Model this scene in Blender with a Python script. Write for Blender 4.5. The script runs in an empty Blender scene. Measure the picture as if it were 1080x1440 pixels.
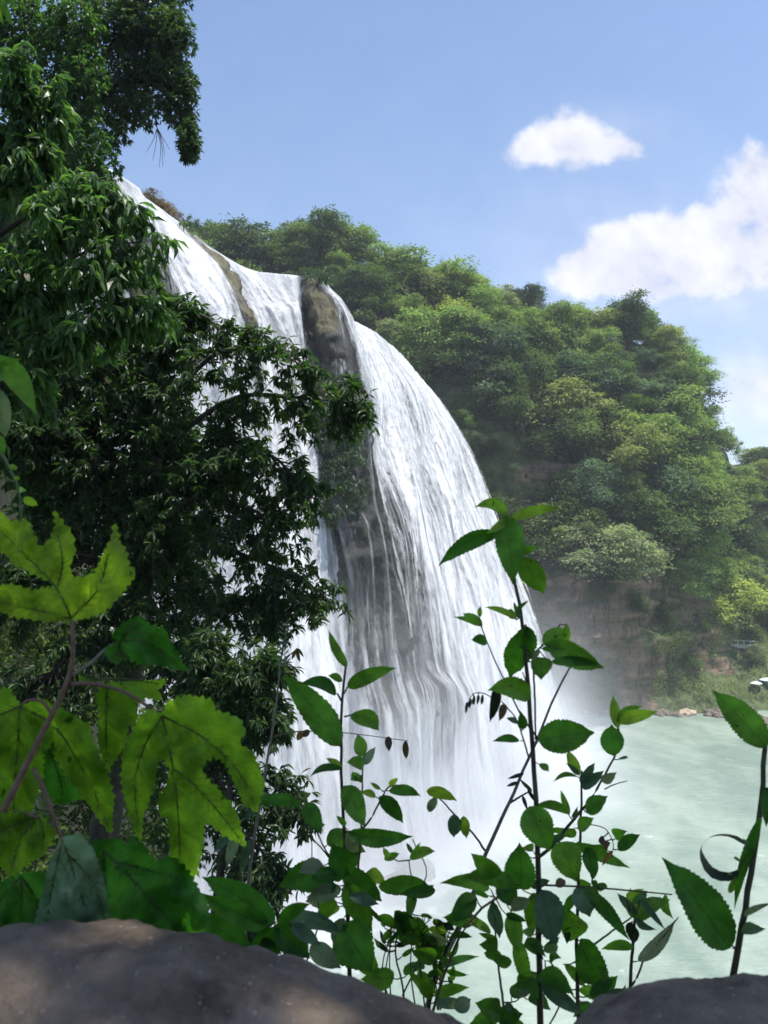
import bpy, bmesh, math, random
import numpy as np
from mathutils import Vector, noise as mnoise
R = math.radians
random.seed(7); rng = np.random.default_rng(11)
scene = bpy.context.scene
col = scene.collection

# ------------------------------------------------------------------ camera
FPX, CX, CY, HOR = 1082.0, 540.0, 720.0, 780.0      # pixels of the 1080x1440 photo
PITCH = math.atan((HOR - CY) / FPX)
cam_d = bpy.data.cameras.new('camera'); cam = bpy.data.objects.new('camera', cam_d); col.objects.link(cam)
cam_d.sensor_fit = 'HORIZONTAL'; cam_d.sensor_width = 36.0; cam_d.lens = 36.0 * FPX / 1080.0
cam.rotation_euler = (R(90) + PITCH, 0, 0)
cam_d.clip_start = 0.05; cam_d.clip_end = 6000
cam_d.dof.use_dof = True; cam_d.dof.focus_distance = 2.6; cam_d.dof.aperture_fstop = 13.0
scene.camera = cam

# ------------------------------------------------------------------ light
SUN = Vector((0.27, -0.10, 0.955)).normalized()
EL = math.asin(SUN.z); AZ = math.atan2(SUN.x, SUN.y)
scene.view_settings.view_transform = 'Standard'; scene.view_settings.look = 'None'
scene.view_settings.gamma = 1.0; scene.view_settings.exposure = 0.6
sd = bpy.data.lights.new('sun', 'SUN'); sd.energy = 4.8; sd.angle = R(0.53); sd.color = (1.0, 0.965, 0.90)
so = bpy.data.objects.new('sun', sd); col.objects.link(so)
so.rotation_euler = SUN.to_track_quat('Z', 'Y').to_euler()

def ray(px, py):
    x = (px - CX) / FPX; u = -(py - CY) / FPX
    return Vector((x, math.cos(PITCH) - u * math.sin(PITCH), math.sin(PITCH) + u * math.cos(PITCH)))
def P(px, py, D):
    r = ray(px, py); return r * (D / r.y)
def proj(p):
    f = p[1] * math.cos(PITCH) + p[2] * math.sin(PITCH); u = -p[1] * math.sin(PITCH) + p[2] * math.cos(PITCH)
    return CX + FPX * p[0] / f, CY - FPX * u / f

world = bpy.data.worlds.new('World'); scene.world = world; world.use_nodes = True
nt = world.node_tree; nt.nodes.clear()
def wn(t, **k):
    n = nt.nodes.new(t)
    for a, b in k.items(): setattr(n, a, b)
    return n
def wmath(op, a, b=None, c=None, clamp=False):
    n = wn('ShaderNodeMath', operation=op); n.use_clamp = clamp
    for i, v in enumerate((a, b, c)):
        if v is None: continue
        if isinstance(v, (int, float)): n.inputs[i].default_value = v
        else: nt.links.new(v, n.inputs[i])
    return n.outputs[0]
sky = wn('ShaderNodeTexSky', sky_type='NISHITA'); sky.sun_disc = False
sky.sun_elevation = EL; sky.sun_rotation = AZ; sky.altitude = 600; sky.air_density = 1.0; sky.dust_density = 1.2; sky.ozone_density = 2.0
bg = wn('ShaderNodeBackground'); bg.inputs[1].default_value = 0.15
nt.links.new(sky.outputs[0], bg.inputs[0])
tc = wn('ShaderNodeTexCoord'); sep = wn('ShaderNodeSeparateXYZ'); nt.links.new(tc.outputs['Generated'], sep.inputs[0])
yy = wmath('MAXIMUM', sep.outputs[1], 0.02)
U_ = wmath('DIVIDE', sep.outputs[0], yy); V_ = wmath('DIVIDE', sep.outputs[2], yy)
cmb = wn('ShaderNodeCombineXYZ'); nt.links.new(U_, cmb.inputs[0]); nt.links.new(V_, cmb.inputs[1])
nz = wn('ShaderNodeTexNoise'); nz.inputs['Scale'].default_value = 13.0; nz.inputs['Detail'].default_value = 12; nz.inputs['Roughness'].default_value = 0.56
nt.links.new(cmb.outputs[0], nz.inputs['Vector'])
nz2 = wn('ShaderNodeTexNoise'); nz2.inputs['Scale'].default_value = 3.5; nz2.inputs['Detail'].default_value = 6
nt.links.new(cmb.outputs[0], nz2.inputs['Vector'])
CLOUDS = [  # px, py, rx, ry, weight
 (800,188,42,36,1.0),(768,205,40,26,.8),(850,210,52,26,.85),(892,208,34,18,.75),(735,218,28,24,.7),(815,240,32,18,.42),
 (880,350,50,44,1.1),(825,372,48,36,1.0),(935,352,60,46,1.1),(1000,325,58,40,1.0),(900,392,110,32,.85),(1000,385,110,40,.75),(1050,345,50,40,.8),
 (1060,270,46,40,1.0),(1062,228,34,38,.95),(1100,300,60,60,.9),(1075,470,36,18,.55),(1060,560,70,26,.55),(1260,300,120,70,.8),(-300,300,200,60,.8)]
acc = None
for (a, b, rx, ry, w) in CLOUDS:
    r = ray(a, b); u0, v0 = r.x / r.y, r.z / r.y
    du = wmath('DIVIDE', wmath('SUBTRACT', U_, u0), rx / FPX * .92); dv = wmath('DIVIDE', wmath('SUBTRACT', V_, v0), ry / FPX * .92)
    q = wmath('ADD', wmath('MULTIPLY', du, du), wmath('MULTIPLY', dv, dv))
    g = wmath('MULTIPLY', wmath('EXPONENT', wmath('MULTIPLY', q, -0.8)), w)
    acc = g if acc is None else wmath('ADD', acc, g)
acc = wmath('MINIMUM', acc, 1.25)
nn = wmath('MULTIPLY', wmath('SUBTRACT', nz.outputs[0], 0.5), 3.3)
mr = wn('ShaderNodeMapRange', interpolation_type='SMOOTHSTEP')
nt.links.new(wmath('ADD', acc, wmath('MULTIPLY', nn, wmath('MINIMUM', wmath('MULTIPLY', acc, 2.0), 1.0))), mr.inputs[0]); mr.inputs[1].default_value = 0.12; mr.inputs[2].default_value = 1.12
thin = wn('ShaderNodeMapRange', interpolation_type='SMOOTHSTEP'); nt.links.new(nz2.outputs[0], thin.inputs[0]); thin.inputs[1].default_value = .45; thin.inputs[2].default_value = .8; thin.inputs[4].default_value = .10
front = wmath('GREATER_THAN', sep.outputs[1], 0.03)
hzn = wmath('MULTIPLY', wmath('EXPONENT', wmath('MULTIPLY', wmath('MAXIMUM', V_, 0.0), -4.2)), .62)
bank = None
for (a, b, rx, ry, w) in [(1065,545,75,55,.55),(1040,420,150,45,.25),(860,190,90,40,.16),(900,350,190,90,.22)]:
    r = ray(a, b); du = wmath('DIVIDE', wmath('SUBTRACT', U_, r.x/r.y), rx/FPX); dv = wmath('DIVIDE', wmath('SUBTRACT', V_, r.z/r.y), ry/FPX)
    g = wmath('MULTIPLY', wmath('EXPONENT', wmath('MULTIPLY', wmath('ADD', wmath('MULTIPLY', du, du), wmath('MULTIPLY', dv, dv)), -1.0)), w)
    bank = g if bank is None else wmath('ADD', bank, g)
bank = wmath('MULTIPLY', bank, wmath('MULTIPLY_ADD', nz.outputs[0], 1.6, .2))
soft = wmath('MAXIMUM', wmath('ADD', hzn, bank), thin.outputs[0])
alpha = wmath('MULTIPLY', wmath('MINIMUM', wmath('MAXIMUM', wmath('MULTIPLY', mr.outputs[0], 0.95), soft), 1.0), front)
cb = wn('ShaderNodeBackground'); cb.inputs[1].default_value = 1.0
cr = wn('ShaderNodeMapRange'); nt.links.new(nz.outputs[0], cr.inputs[0]); cr.inputs[1].default_value = .3; cr.inputs[2].default_value = .7
cmix = wn('ShaderNodeMix', data_type='RGBA'); nt.links.new(cr.outputs[0], cmix.inputs[0])
cmix.inputs[6].default_value = (.48, .49, .585, 1); cmix.inputs[7].default_value = (.70, .71, .77, 1)
nt.links.new(cmix.outputs[2], cb.inputs[0])
mx = wn('ShaderNodeMixShader'); nt.links.new(alpha, mx.inputs[0]); nt.links.new(bg.outputs[0], mx.inputs[1]); nt.links.new(cb.outputs[0], mx.inputs[2])
wo = wn('ShaderNodeOutputWorld'); nt.links.new(mx.outputs[0], wo.inputs[0])

cy = scene.cycles
cy.use_denoising = True; cy.max_bounces = 8; cy.diffuse_bounces = 3; cy.transmission_bounces = 4; cy.transparent_max_bounces = 20
cy.volume_bounces = 2; cy.volume_step_rate = 1.0; cy.volume_max_steps = 128; cy.glossy_bounces = 2; cy.caustics_reflective = False; cy.caustics_refractive = False; cy.sample_clamp_indirect = 6
WATER_Z = -38.5

# ------------------------------------------------------------------ helpers
def tag(o, label=None, cat=None, group=None, kind=None):
    if label: o['label'] = label
    if cat: o['category'] = cat
    if group: o['group'] = group
    if kind: o['kind'] = kind
    return o
def empty(name, loc=(0, 0, 0)):
    o = bpy.data.objects.new(name, None); o.location = loc; o.empty_display_size = .1; col.objects.link(o); return o
class MB:
    def __init__(s): s.v = []; s.f = []; s.a = []; s.n = 0
    def add(s, v, f, a=None):
        v = np.asarray(v, float).reshape(-1, 3)
        s.v.append(v); s.f += [tuple(int(i) + s.n for i in q) for q in f]
        s.a.append(np.zeros((len(v), 3)) if a is None else np.asarray(a, float).reshape(-1, 3)); s.n += len(v)
    def tube(s, pts, rad, k=7, a=None):
        pts = [Vector(p) for p in pts]; n = len(pts); V = []
        up = Vector((.3, .2, .93)); 
        for i, p in enumerate(pts):
            t = (pts[min(i + 1, n - 1)] - pts[max(i - 1, 0)])
            t = t.normalized() if t.length > 1e-9 else Vector((0, 0, 1))
            b = t.cross(up if abs(t.dot(up)) < .95 else Vector((1, 0, 0))).normalized(); c = t.cross(b)
            r = rad[i] if hasattr(rad, '__len__') else rad
            for j in range(k):
                an = 2 * math.pi * j / k; V.append(p + (b * math.cos(an) + c * math.sin(an)) * r)
        Fc = [(i*k+j, i*k+(j+1) % k, (i+1)*k+(j+1) % k, (i+1)*k+j) for i in range(n-1) for j in range(k)]
        Fc.append(tuple(range(k))[::-1]); Fc.append(tuple((n-1)*k + j for j in range(k)))
        s.add([tuple(q) for q in V], Fc, None)
    def build(s, name, mat, parent=None, smooth=True, origin=None):
        V = np.concatenate(s.v) if s.v else np.zeros((0, 3))
        if origin is not None: V = V - np.asarray(origin)
        return mesh_obj(name, V, s.f, mat, parent, smooth, np.concatenate(s.a))
def mesh_obj(name, V, Fc, mat, parent=None, smooth=True, attr=None, loc=None):
    me = bpy.data.meshes.new(name)
    me.from_pydata([tuple(x) for x in np.asarray(V).tolist()], [], Fc if isinstance(Fc, list) else np.asarray(Fc).tolist())
    if attr is not None:
        at = me.attributes.new('lf', 'FLOAT_VECTOR', 'POINT'); at.data.foreach_set('vector', np.asarray(attr, np.float32).ravel())
    if smooth: me.polygons.foreach_set('use_smooth', np.ones(len(me.polygons), bool))
    me.materials.append(mat)
    o = bpy.data.objects.new(name, me); col.objects.link(o)
    if parent: o.parent = parent
    if loc is not None: o.location = loc
    me.update(); return o
def catmull(pts, n, param=None):
    """resample rows of pts (m,k) at n places by chord length"""
    pts = np.asarray(pts, float); d = np.r_[0, np.cumsum(np.linalg.norm(np.diff(pts[:, :2], axis=0), axis=1) + 1e-6)] if param is None else np.asarray(param, float)
    d = d / d[-1]; t = np.linspace(0, 1, n); m = len(pts)
    tan = np.zeros_like(pts)
    for i in range(m):
        a, b = max(i - 1, 0), min(i + 1, m - 1); tan[i] = (pts[b] - pts[a]) / (d[b] - d[a])
    out = np.zeros((n, pts.shape[1])); idx = np.clip(np.searchsorted(d, t, 'right') - 1, 0, m - 2)
    h = (d[idx+1] - d[idx]); s = ((t - d[idx]) / h)[:, None]; h = h[:, None]
    return (2*s**3-3*s**2+1)*pts[idx] + (s**3-2*s**2+s)*h*tan[idx] + (-2*s**3+3*s**2)*pts[idx+1] + (s**3-s**2)*h*tan[idx+1]
def path3(pts, n=14):
    """image-space key points (px,py,D) to a smooth 3-D path"""
    q = catmull(np.array(pts, float), n); return [P(*r) for r in q]
def fbm(p, sc, o=4, seed=0.0):
    return mnoise.fractal(Vector((p[0]*sc + seed, p[1]*sc + seed*1.7, p[2]*sc - seed)), 1.0, 2.0, o)
def unit(a): return a / np.maximum(np.linalg.norm(a, axis=-1, keepdims=True), 1e-9)
def leaf_cloud(pos, dirs, nor, L, W, rnd, simple=False, droop=.15, fold=.18):
    """many leaves as one vertex/face block; attribute = (t, s, rnd)"""
    n = len(pos); d = unit(dirs); nrm = unit(nor - (nor*d).sum(1, keepdims=True)*d); s = np.cross(d, nrm)
    if simple: T = np.array([(0, 0, 0), (.42, .5, fold), (1, 0, -droop), (.45, -.5, fold)]); Fc = [(0, 1, 2, 3)]
    else:
        T = np.array([(0, 0, 0), (.28, .42, fold), (.28, 0, 0), (.28, -.42, fold), (.62, .44, fold - droop*.4), (.62, 0, -droop*.4), (.62, -.44, fold - droop*.4), (1, 0, -droop)])
        Fc = [(0, 2, 1), (0, 3, 2), (1, 2, 5, 4), (2, 3, 6, 5), (4, 5, 7), (5, 6, 7)]
    L = np.broadcast_to(L, n)[:, None, None]; W = np.broadcast_to(W, n)[:, None, None]
    V = pos[:, None, :] + d[:, None, :]*T[None, :, 0:1]*L + s[:, None, :]*T[None, :, 1:2]*W + nrm[:, None, :]*(T[None, :, 2:3]*np.where(T[None, :, 2:3] > 0, W, L))
    k = len(T); base = (np.arange(n)*k)[:, None]
    F_ = [tuple(int(b + i) for i in f) for b in base[:, 0] for f in Fc]
    A = np.zeros((n, k, 3)); A[:, :, 0] = T[:, 0]; A[:, :, 1] = T[:, 1]; A[:, :, 2] = np.asarray(rnd)[:, None]
    return V.reshape(-1, 3), F_, A.reshape(-1, 3)

# ------------------------------------------------------------------ materials
def mat(name):
    m = bpy.data.materials.new(name); m.use_nodes = True; m.node_tree.nodes.clear(); return m, NT(m.node_tree)
class NT:
    def __init__(s, t): s.t = t
    def n(s, ty, _in=None, **k):
        x = s.t.nodes.new(ty)
        for a, b in k.items(): setattr(x, a, b)
        for a, b in (_in or {}).items(): s.set(x.inputs[a], b)
        return x
    def set(s, sock, v):
        if hasattr(v, 'links') or isinstance(v, bpy.types.NodeSocket): s.t.links.new(v, sock)
        else: sock.default_value = v
    def m(s, op, a, b=0.0, c=None, clamp=False):
        x = s.t.nodes.new('ShaderNodeMath'); x.operation = op; x.use_clamp = clamp
        s.set(x.inputs[0], a); s.set(x.inputs[1], b)
        if c is not None: s.set(x.inputs[2], c)
        return x.outputs[0]
    def mix(s, f, a, b):
        x = s.t.nodes.new('ShaderNodeMix'); x.data_type = 'RGBA'; s.set(x.inputs[0], f); s.set(x.inputs[6], a); s.set(x.inputs[7], b); return x.outputs[2]
    def mul(s, a, b):
        x = s.t.nodes.new('ShaderNodeMix'); x.data_type = 'RGBA'; x.blend_type = 'MULTIPLY'; x.inputs[0].default_value = 1; s.set(x.inputs[6], a); s.set(x.inputs[7], b); return x.outputs[2]
    def noise(s, vec, scale, detail=4, rough=.55, out=0):
        return s.n('ShaderNodeTexNoise', {'Vector': vec, 'Scale': scale, 'Detail': detail, 'Roughness': rough}).outputs[out]
    def ss(s, v, a, b, lo=0.0, hi=1.0):
        return s.n('ShaderNodeMapRange', {0: v, 1: a, 2: b, 3: lo, 4: hi}, interpolation_type='SMOOTHSTEP').outputs[0]
    def out(s, surf=None, vol=None):
        o = s.n('ShaderNodeOutputMaterial')
        if surf: s.set(o.inputs[0], surf)
        if vol: s.set(o.inputs[1], vol)
def c3(r, g, b): return (r, g, b, 1.0)

def leaf_mat(name, c, ct, tr=.45, rough=.45, var=.5, use_obj=False, veins=False, spec=.35):
    m, t = mat(name)
    at = t.n('ShaderNodeAttribute', attribute_name='lf'); sp = t.n('ShaderNodeSeparateXYZ', {0: at.outputs['Vector']})
    geo = t.n('ShaderNodeNewGeometry')
    k = t.m('MULTIPLY_ADD', sp.outputs[2], var*2, 1 - var)
    kk = t.n('ShaderNodeCombineXYZ', {0: t.m('POWER', k, 1.15), 1: k, 2: t.m('POWER', k, .8)}).outputs[0]
    base = c3(*c); tcol = c3(*ct)
    if use_obj:
        oi = t.n('ShaderNodeObjectInfo'); base = oi.outputs['Color']
        tcol = t.mul(t.mul(oi.outputs['Color'], c3(1.7, 2.1, 1.1)), c3(1, 1, 1))
    base = t.mul(base, kk); tcol = t.mul(tcol, kk)
    bump = None
    if veins:
        sa = t.m('ABSOLUTE', sp.outputs[1])
        side = t.m('SINE', t.m('MULTIPLY_ADD', sp.outputs[0], 62.0, t.m('MULTIPLY', sa, -44.0)))
        sv = t.ss(side, .82, 1.0); mid = t.ss(sa, .035, .0)
        vn = t.m('MAXIMUM', t.m('MULTIPLY', sv, .5), mid)
        nz_ = t.noise(t.n('ShaderNodeTexCoord').outputs['Object'], 60, 3)
        base = t.mix(t.ss(sp.outputs[2], .55, 1.0, 0, .6), base, t.mul(base, c3(2.0, 1.25, 1.0)))
        base = t.mix(t.m('MULTIPLY', vn, .7), base, t.mul(base, c3(1.9, 1.6, 2.0)))
        tcol = t.mix(t.ss(sp.outputs[2], .55, 1.0, 0, .6), tcol, t.mul(tcol, c3(1.9, 1.1, 1.0)))
        tcol = t.mix(t.m('MULTIPLY', vn, .8), tcol, t.mul(tcol, c3(.45, .45, .5)))
        tcol = t.mul(tcol, t.n('ShaderNodeMapRange', {0: nz_, 1: .3, 2: .7, 3: .75, 4: 1.25}).outputs[0])
        bl = t.ss(t.noise(t.n('ShaderNodeTexCoord').outputs['Object'], 22, 5, .6), .3, .7, .62, 1.3); base = t.mul(base, t.n('ShaderNodeCombineXYZ', {0: bl, 1: bl, 2: bl}).outputs[0]); tcol = t.mul(tcol, t.n('ShaderNodeCombineXYZ', {0: bl, 1: bl, 2: bl}).outputs[0])
        sp0 = t.ss(t.noise(t.n('ShaderNodeTexCoord').outputs['Object'], 130, 2, .5), .70, .74); base = t.mix(sp0, base, c3(.05, .035, .015)); tcol = t.mix(sp0, tcol, c3(.05, .03, .01))
        bump = t.n('ShaderNodeBump', {'Strength': .8, 'Distance': .002, 'Height': t.m('ADD', t.m('MULTIPLY', vn, -1.0), t.m('MULTIPLY', nz_, .6))}).outputs[0]
    pb = t.n('ShaderNodeBsdfPrincipled', {'Base Color': base, 'Roughness': rough, 'Specular IOR Level': spec})
    tl = t.n('ShaderNodeBsdfTranslucent', {'Color': tcol})
    if bump: t.set(pb.inputs['Normal'], bump); t.set(tl.inputs['Normal'], bump)
    mx = t.n('ShaderNodeMixShader', {0: tr, 1: pb.outputs[0], 2: tl.outputs[0]})
    t.out(mx.outputs[0]); return m
M = {}
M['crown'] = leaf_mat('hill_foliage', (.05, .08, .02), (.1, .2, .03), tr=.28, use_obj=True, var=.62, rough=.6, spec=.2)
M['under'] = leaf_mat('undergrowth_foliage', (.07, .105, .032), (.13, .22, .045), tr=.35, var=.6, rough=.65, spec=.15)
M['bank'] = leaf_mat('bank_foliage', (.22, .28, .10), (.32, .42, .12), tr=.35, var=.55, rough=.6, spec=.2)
M['tree_dark'] = leaf_mat('dark_glossy_foliage', (.028, .052, .018), (.08, .19, .02), tr=.38, var=.55, rough=.42, spec=.35)
M['tree_drop'] = leaf_mat('drooping_foliage', (.06, .115, .036), (.12, .27, .035), tr=.42, var=.6, rough=.4, spec=.35)
M['tree_fine'] = leaf_mat('fine_foliage', (.04, .07, .028), (.08, .17, .03), tr=.35, var=.55, rough=.45)
M['vine'] = leaf_mat('vine_foliage', (.055, .11, .03), (.11, .27, .03), tr=.42, var=.5)
M['shrub'] = leaf_mat('sunny_shrub_foliage', (.08, .12, .03), (.16, .26, .03), tr=.42, var=.6)
M['nettle'] = leaf_mat('nettle_leaf', (.034, .10, .018), (.08, .30, .012), tr=.5, var=.42, rough=.5, veins=True, spec=.25)
M['young'] = leaf_mat('young_leaf', (.07, .15, .025), (.17, .42, .02), tr=.55, var=.35, rough=.5, veins=True, spec=.25)
M['grey'] = leaf_mat('grey_backed_leaf', (.11, .17, .11), (.09, .2, .07), tr=.4, var=.3, rough=.6, veins=True, spec=.2)
M['dry'] = leaf_mat('withered_leaf', (.10, .065, .03), (.2, .14, .04), tr=.4, var=.4, rough=.6, veins=True)
M['wilt'] = leaf_mat('wilted_leaf', (.018, .03, .014), (.02, .05, .01), tr=.25, var=.3, rough=.6, veins=True)

def lobed_mat(name, c, ct, tr):
    m, t = mat(name); ob = t.n('ShaderNodeTexCoord').outputs['Object']
    n1 = t.noise(ob, 16, 5, .6); n2 = t.n('ShaderNodeTexVoronoi', {'Vector': ob, 'Scale': 95}, feature='DISTANCE_TO_EDGE').outputs[0]
    cell = t.ss(n2, .0, .10, .86, 1.0); blot = t.ss(n1, .3, .72, .42, 1.45)
    k = t.m('MULTIPLY', cell, blot)
    hole = t.ss(t.noise(ob, 42, 2), .70, .74, 1.0, .25)
    k = t.m('MULTIPLY', k, hole)
    pb = t.n('ShaderNodeBsdfPrincipled', {'Base Color': t.mul(c3(*c), t.n('ShaderNodeCombineXYZ', {0: blot, 1: blot, 2: blot}).outputs[0]), 'Roughness': .6, 'Specular IOR Level': .2})
    tl = t.n('ShaderNodeBsdfTranslucent', {'Color': t.mul(c3(*ct), t.n('ShaderNodeCombineXYZ', {0: t.m('POWER', k, 1.2), 1: k, 2: k}).outputs[0])})
    bp = t.n('ShaderNodeBump', {'Strength': .5, 'Distance': .0015, 'Height': cell}).outputs[0]
    t.set(pb.inputs['Normal'], bp)
    t.out(t.n('ShaderNodeMixShader', {0: tr, 1: pb.outputs[0], 2: tl.outputs[0]}).outputs[0]); return m
M['lobed'] = lobed_mat('lobed_leaf', (.07, .13, .018), (.36, .56, .02), .64)
M['lobed_mid'] = lobed_mat('lobed_leaf_mid', (.05, .11, .016), (.23, .45, .016), .62)
M['lobed_dark'] = lobed_mat('lobed_leaf_dark', (.03, .10, .02), (.07, .28, .015), .5)
M['lobed_pale'] = lobed_mat('lobed_leaf_pale', (.13, .20, .11), (.10, .22, .08), .35)

def simple_noise_mat(name, ca, cb, scale=8, rough=.8, bump=.5, dist=.01, detail=8, cc=None, ccscale=2.0):
    m, t = mat(name); ob = t.n('ShaderNodeTexCoord').outputs['Object']
    n1 = t.noise(ob, scale, detail, .62); f = t.ss(n1, .3, .7)
    base = t.mix(f, c3(*ca), c3(*cb))
    if cc: base = t.mix(t.ss(t.noise(ob, ccscale, 5), .5, .62), base, c3(*cc))
    pb = t.n('ShaderNodeBsdfPrincipled', {'Base Color': base, 'Roughness': rough, 'Specular IOR Level': .25})
    t.set(pb.inputs['Normal'], t.n('ShaderNodeBump', {'Strength': bump, 'Distance': dist, 'Height': n1}).outputs[0])
    t.out(pb.outputs[0]); return m
M['stem'] = simple_noise_mat('green_brown_stem', (.035, .03, .018), (.06, .055, .03), 90, .6, .4, .0005)
M['stem_green'] = simple_noise_mat('green_stem', (.05, .08, .025), (.08, .11, .04), 90, .6, .3, .0005)
M['stem_grey'] = simple_noise_mat('grey_woody_stem', (.11, .10, .075), (.19, .17, .13), 120, .8, .6, .0008)
M['stem_red'] = simple_noise_mat('reddish_petiole', (.09, .05, .035), (.16, .10, .07), 90, .6, .3, .0005)
M['vein'] = simple_noise_mat('leaf_vein', (.05, .07, .02), (.08, .09, .03), 90, .7, .2, .0003)
M['bark'] = simple_noise_mat('bark', (.03, .027, .02), (.075, .065, .05), 6, .9, .8, .02, cc=(.03, .045, .015))
M['soil'] = simple_noise_mat('dark_soil', (.010, .011, .006), (.026, .026, .014), 1.5, .95, .8, .1, cc=(.02, .035, .01), ccscale=.7)
M['parapet'] = simple_noise_mat('parapet_stone_x', (.1, .08, .065), (.2, .165, .14), 10, .85, .6, .01)

def stone_mat():
    m, t = mat('weathered_parapet_stone'); ob = t.n('ShaderNodeTexCoord').outputs['Object']
    n1 = t.noise(ob, 7, 9, .68); n2 = t.noise(ob, 55, 6, .7); n3 = t.noise(ob, 22, 4, .6)
    base = t.mix(t.ss(n1, .33, .68), c3(.085, .062, .045), c3(.25, .195, .15))
    base = t.mix(t.ss(n3, .55, .75, 0, .7), base, c3(.04, .03, .022))
    base = t.mix(t.ss(t.noise(ob, 150, 3), .66, .72), base, c3(.30, .27, .24))
    base = t.mix(t.ss(t.noise(ob, 5, 4), .6, .72, 0, .5), base, c3(.07, .08, .035))
    wv = t.n('ShaderNodeVectorMath', {0: ob, 1: t.n('ShaderNodeVectorMath', {0: t.noise(ob, 9, 4, .6, 1), 'Scale': .16}, operation='SCALE').outputs[0]}, operation='ADD').outputs[0]
    ck = t.n('ShaderNodeTexVoronoi', {'Vector': wv, 'Scale': 5.5}, feature='DISTANCE_TO_EDGE').outputs[0]; crack = t.ss(ck, 0.0, .010, 1.0, 0.0)
    base = t.mix(t.m('MULTIPLY', crack, 0.0), base, c3(.018, .014, .010)); base = t.mix(t.ss(n2, .5, .75, 0, .6), base, c3(.11, .095, .08))
    h = t.m('ADD', t.m('MULTIPLY', n1, 1.2), t.m('ADD', t.m('MULTIPLY', n2, .45), t.m('MULTIPLY', n3, .6))); h = t.m('SUBTRACT', h, t.m('MULTIPLY', crack, 0.0))
    pb = t.n('ShaderNodeBsdfPrincipled', {'Base Color': base, 'Roughness': .85, 'Specular IOR Level': .25})
    t.set(pb.inputs['Normal'], t.n('ShaderNodeBump', {'Strength': 1.0, 'Distance': .02, 'Height': h}).outputs[0])
    t.out(pb.outputs[0]); return m
M['stone'] = stone_mat()

def cliff_mat():
    m, t = mat('ochre_layered_cliff'); geo = t.n('ShaderNodeNewGeometry'); ps = geo.outputs['Position']
    mp = t.n('ShaderNodeMapping', {'Vector': ps, 'Scale': (.05, .05, .42)}).outputs[0]
    strat = t.noise(mp, 1.0, 6, .6); big = t.noise(ps, .045, 5, .6); med = t.noise(ps, .35, 8, .65)
    drip = t.noise(t.n('ShaderNodeMapping', {'Vector': ps, 'Scale': (.5, .5, .05)}).outputs[0], 1.0, 6, .6)
    base = t.mix(t.ss(strat, .35, .65), c3(.085, .064, .046), c3(.27, .185, .12))
    base = t.mix(t.ss(med, .45, .62), base, c3(.17, .125, .088))
    base = t.mix(t.ss(drip, .52, .66), base, c3(.045, .04, .032))
    base = t.mix(t.ss(med, .62, .7), base, c3(.46, .32, .21))
    nzz = t.n('ShaderNodeSeparateXYZ', {0: geo.outputs['Normal']}).outputs[2]
    base = t.mix(t.m('MAXIMUM', t.ss(big, .53, .6), t.ss(nzz, .35, .6)), base, t.mix(t.ss(med, .4, .6), c3(.05, .07, .026), c3(.10, .125, .05)))
    pb = t.n('ShaderNodeBsdfPrincipled', {'Base Color': base, 'Roughness': .9, 'Specular IOR Level': .2})
    t.set(pb.inputs['Normal'], t.n('ShaderNodeBump', {'Strength': 1.0, 'Distance': .9, 'Height': t.m('ADD', med, t.m('MULTIPLY', strat, .8))}).outputs[0])
    t.out(pb.outputs[0]); return m
M['cliff'] = cliff_mat()
M['shore_rock'] = simple_noise_mat('shore_rock', (.07, .055, .045), (.22, .18, .14), .9, .85, .8, .12, cc=(.05, .06, .03), ccscale=.5)
M['pale_rock'] = simple_noise_mat('pale_shore_rock', (.24, .18, .13), (.42, .33, .25), .9, .85, .7, .1)
M['wet_rock'] = simple_noise_mat('wet_rock', (.03, .028, .022), (.10, .09, .07), .8, .45, .8, .15, cc=(.03, .045, .015), ccscale=.6)
M['white'] = simple_noise_mat('pale_painted_metal', (.55, .55, .5), (.65, .65, .6), 5, .5, .1, .01)
M['blue_cloth'] = simple_noise_mat('pale_blue_cloth', (.38, .5, .68), (.5, .6, .75), 3, .7, .1, .01)
M['white_cloth'] = simple_noise_mat('white_cloth', (.5, .53, .6), (.6, .63, .68), 3, .7, .1, .01)
M['walk'] = simple_noise_mat('pale_concrete', (.4, .38, .34), (.5, .48, .43), 3, .9, .2, .02)

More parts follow.
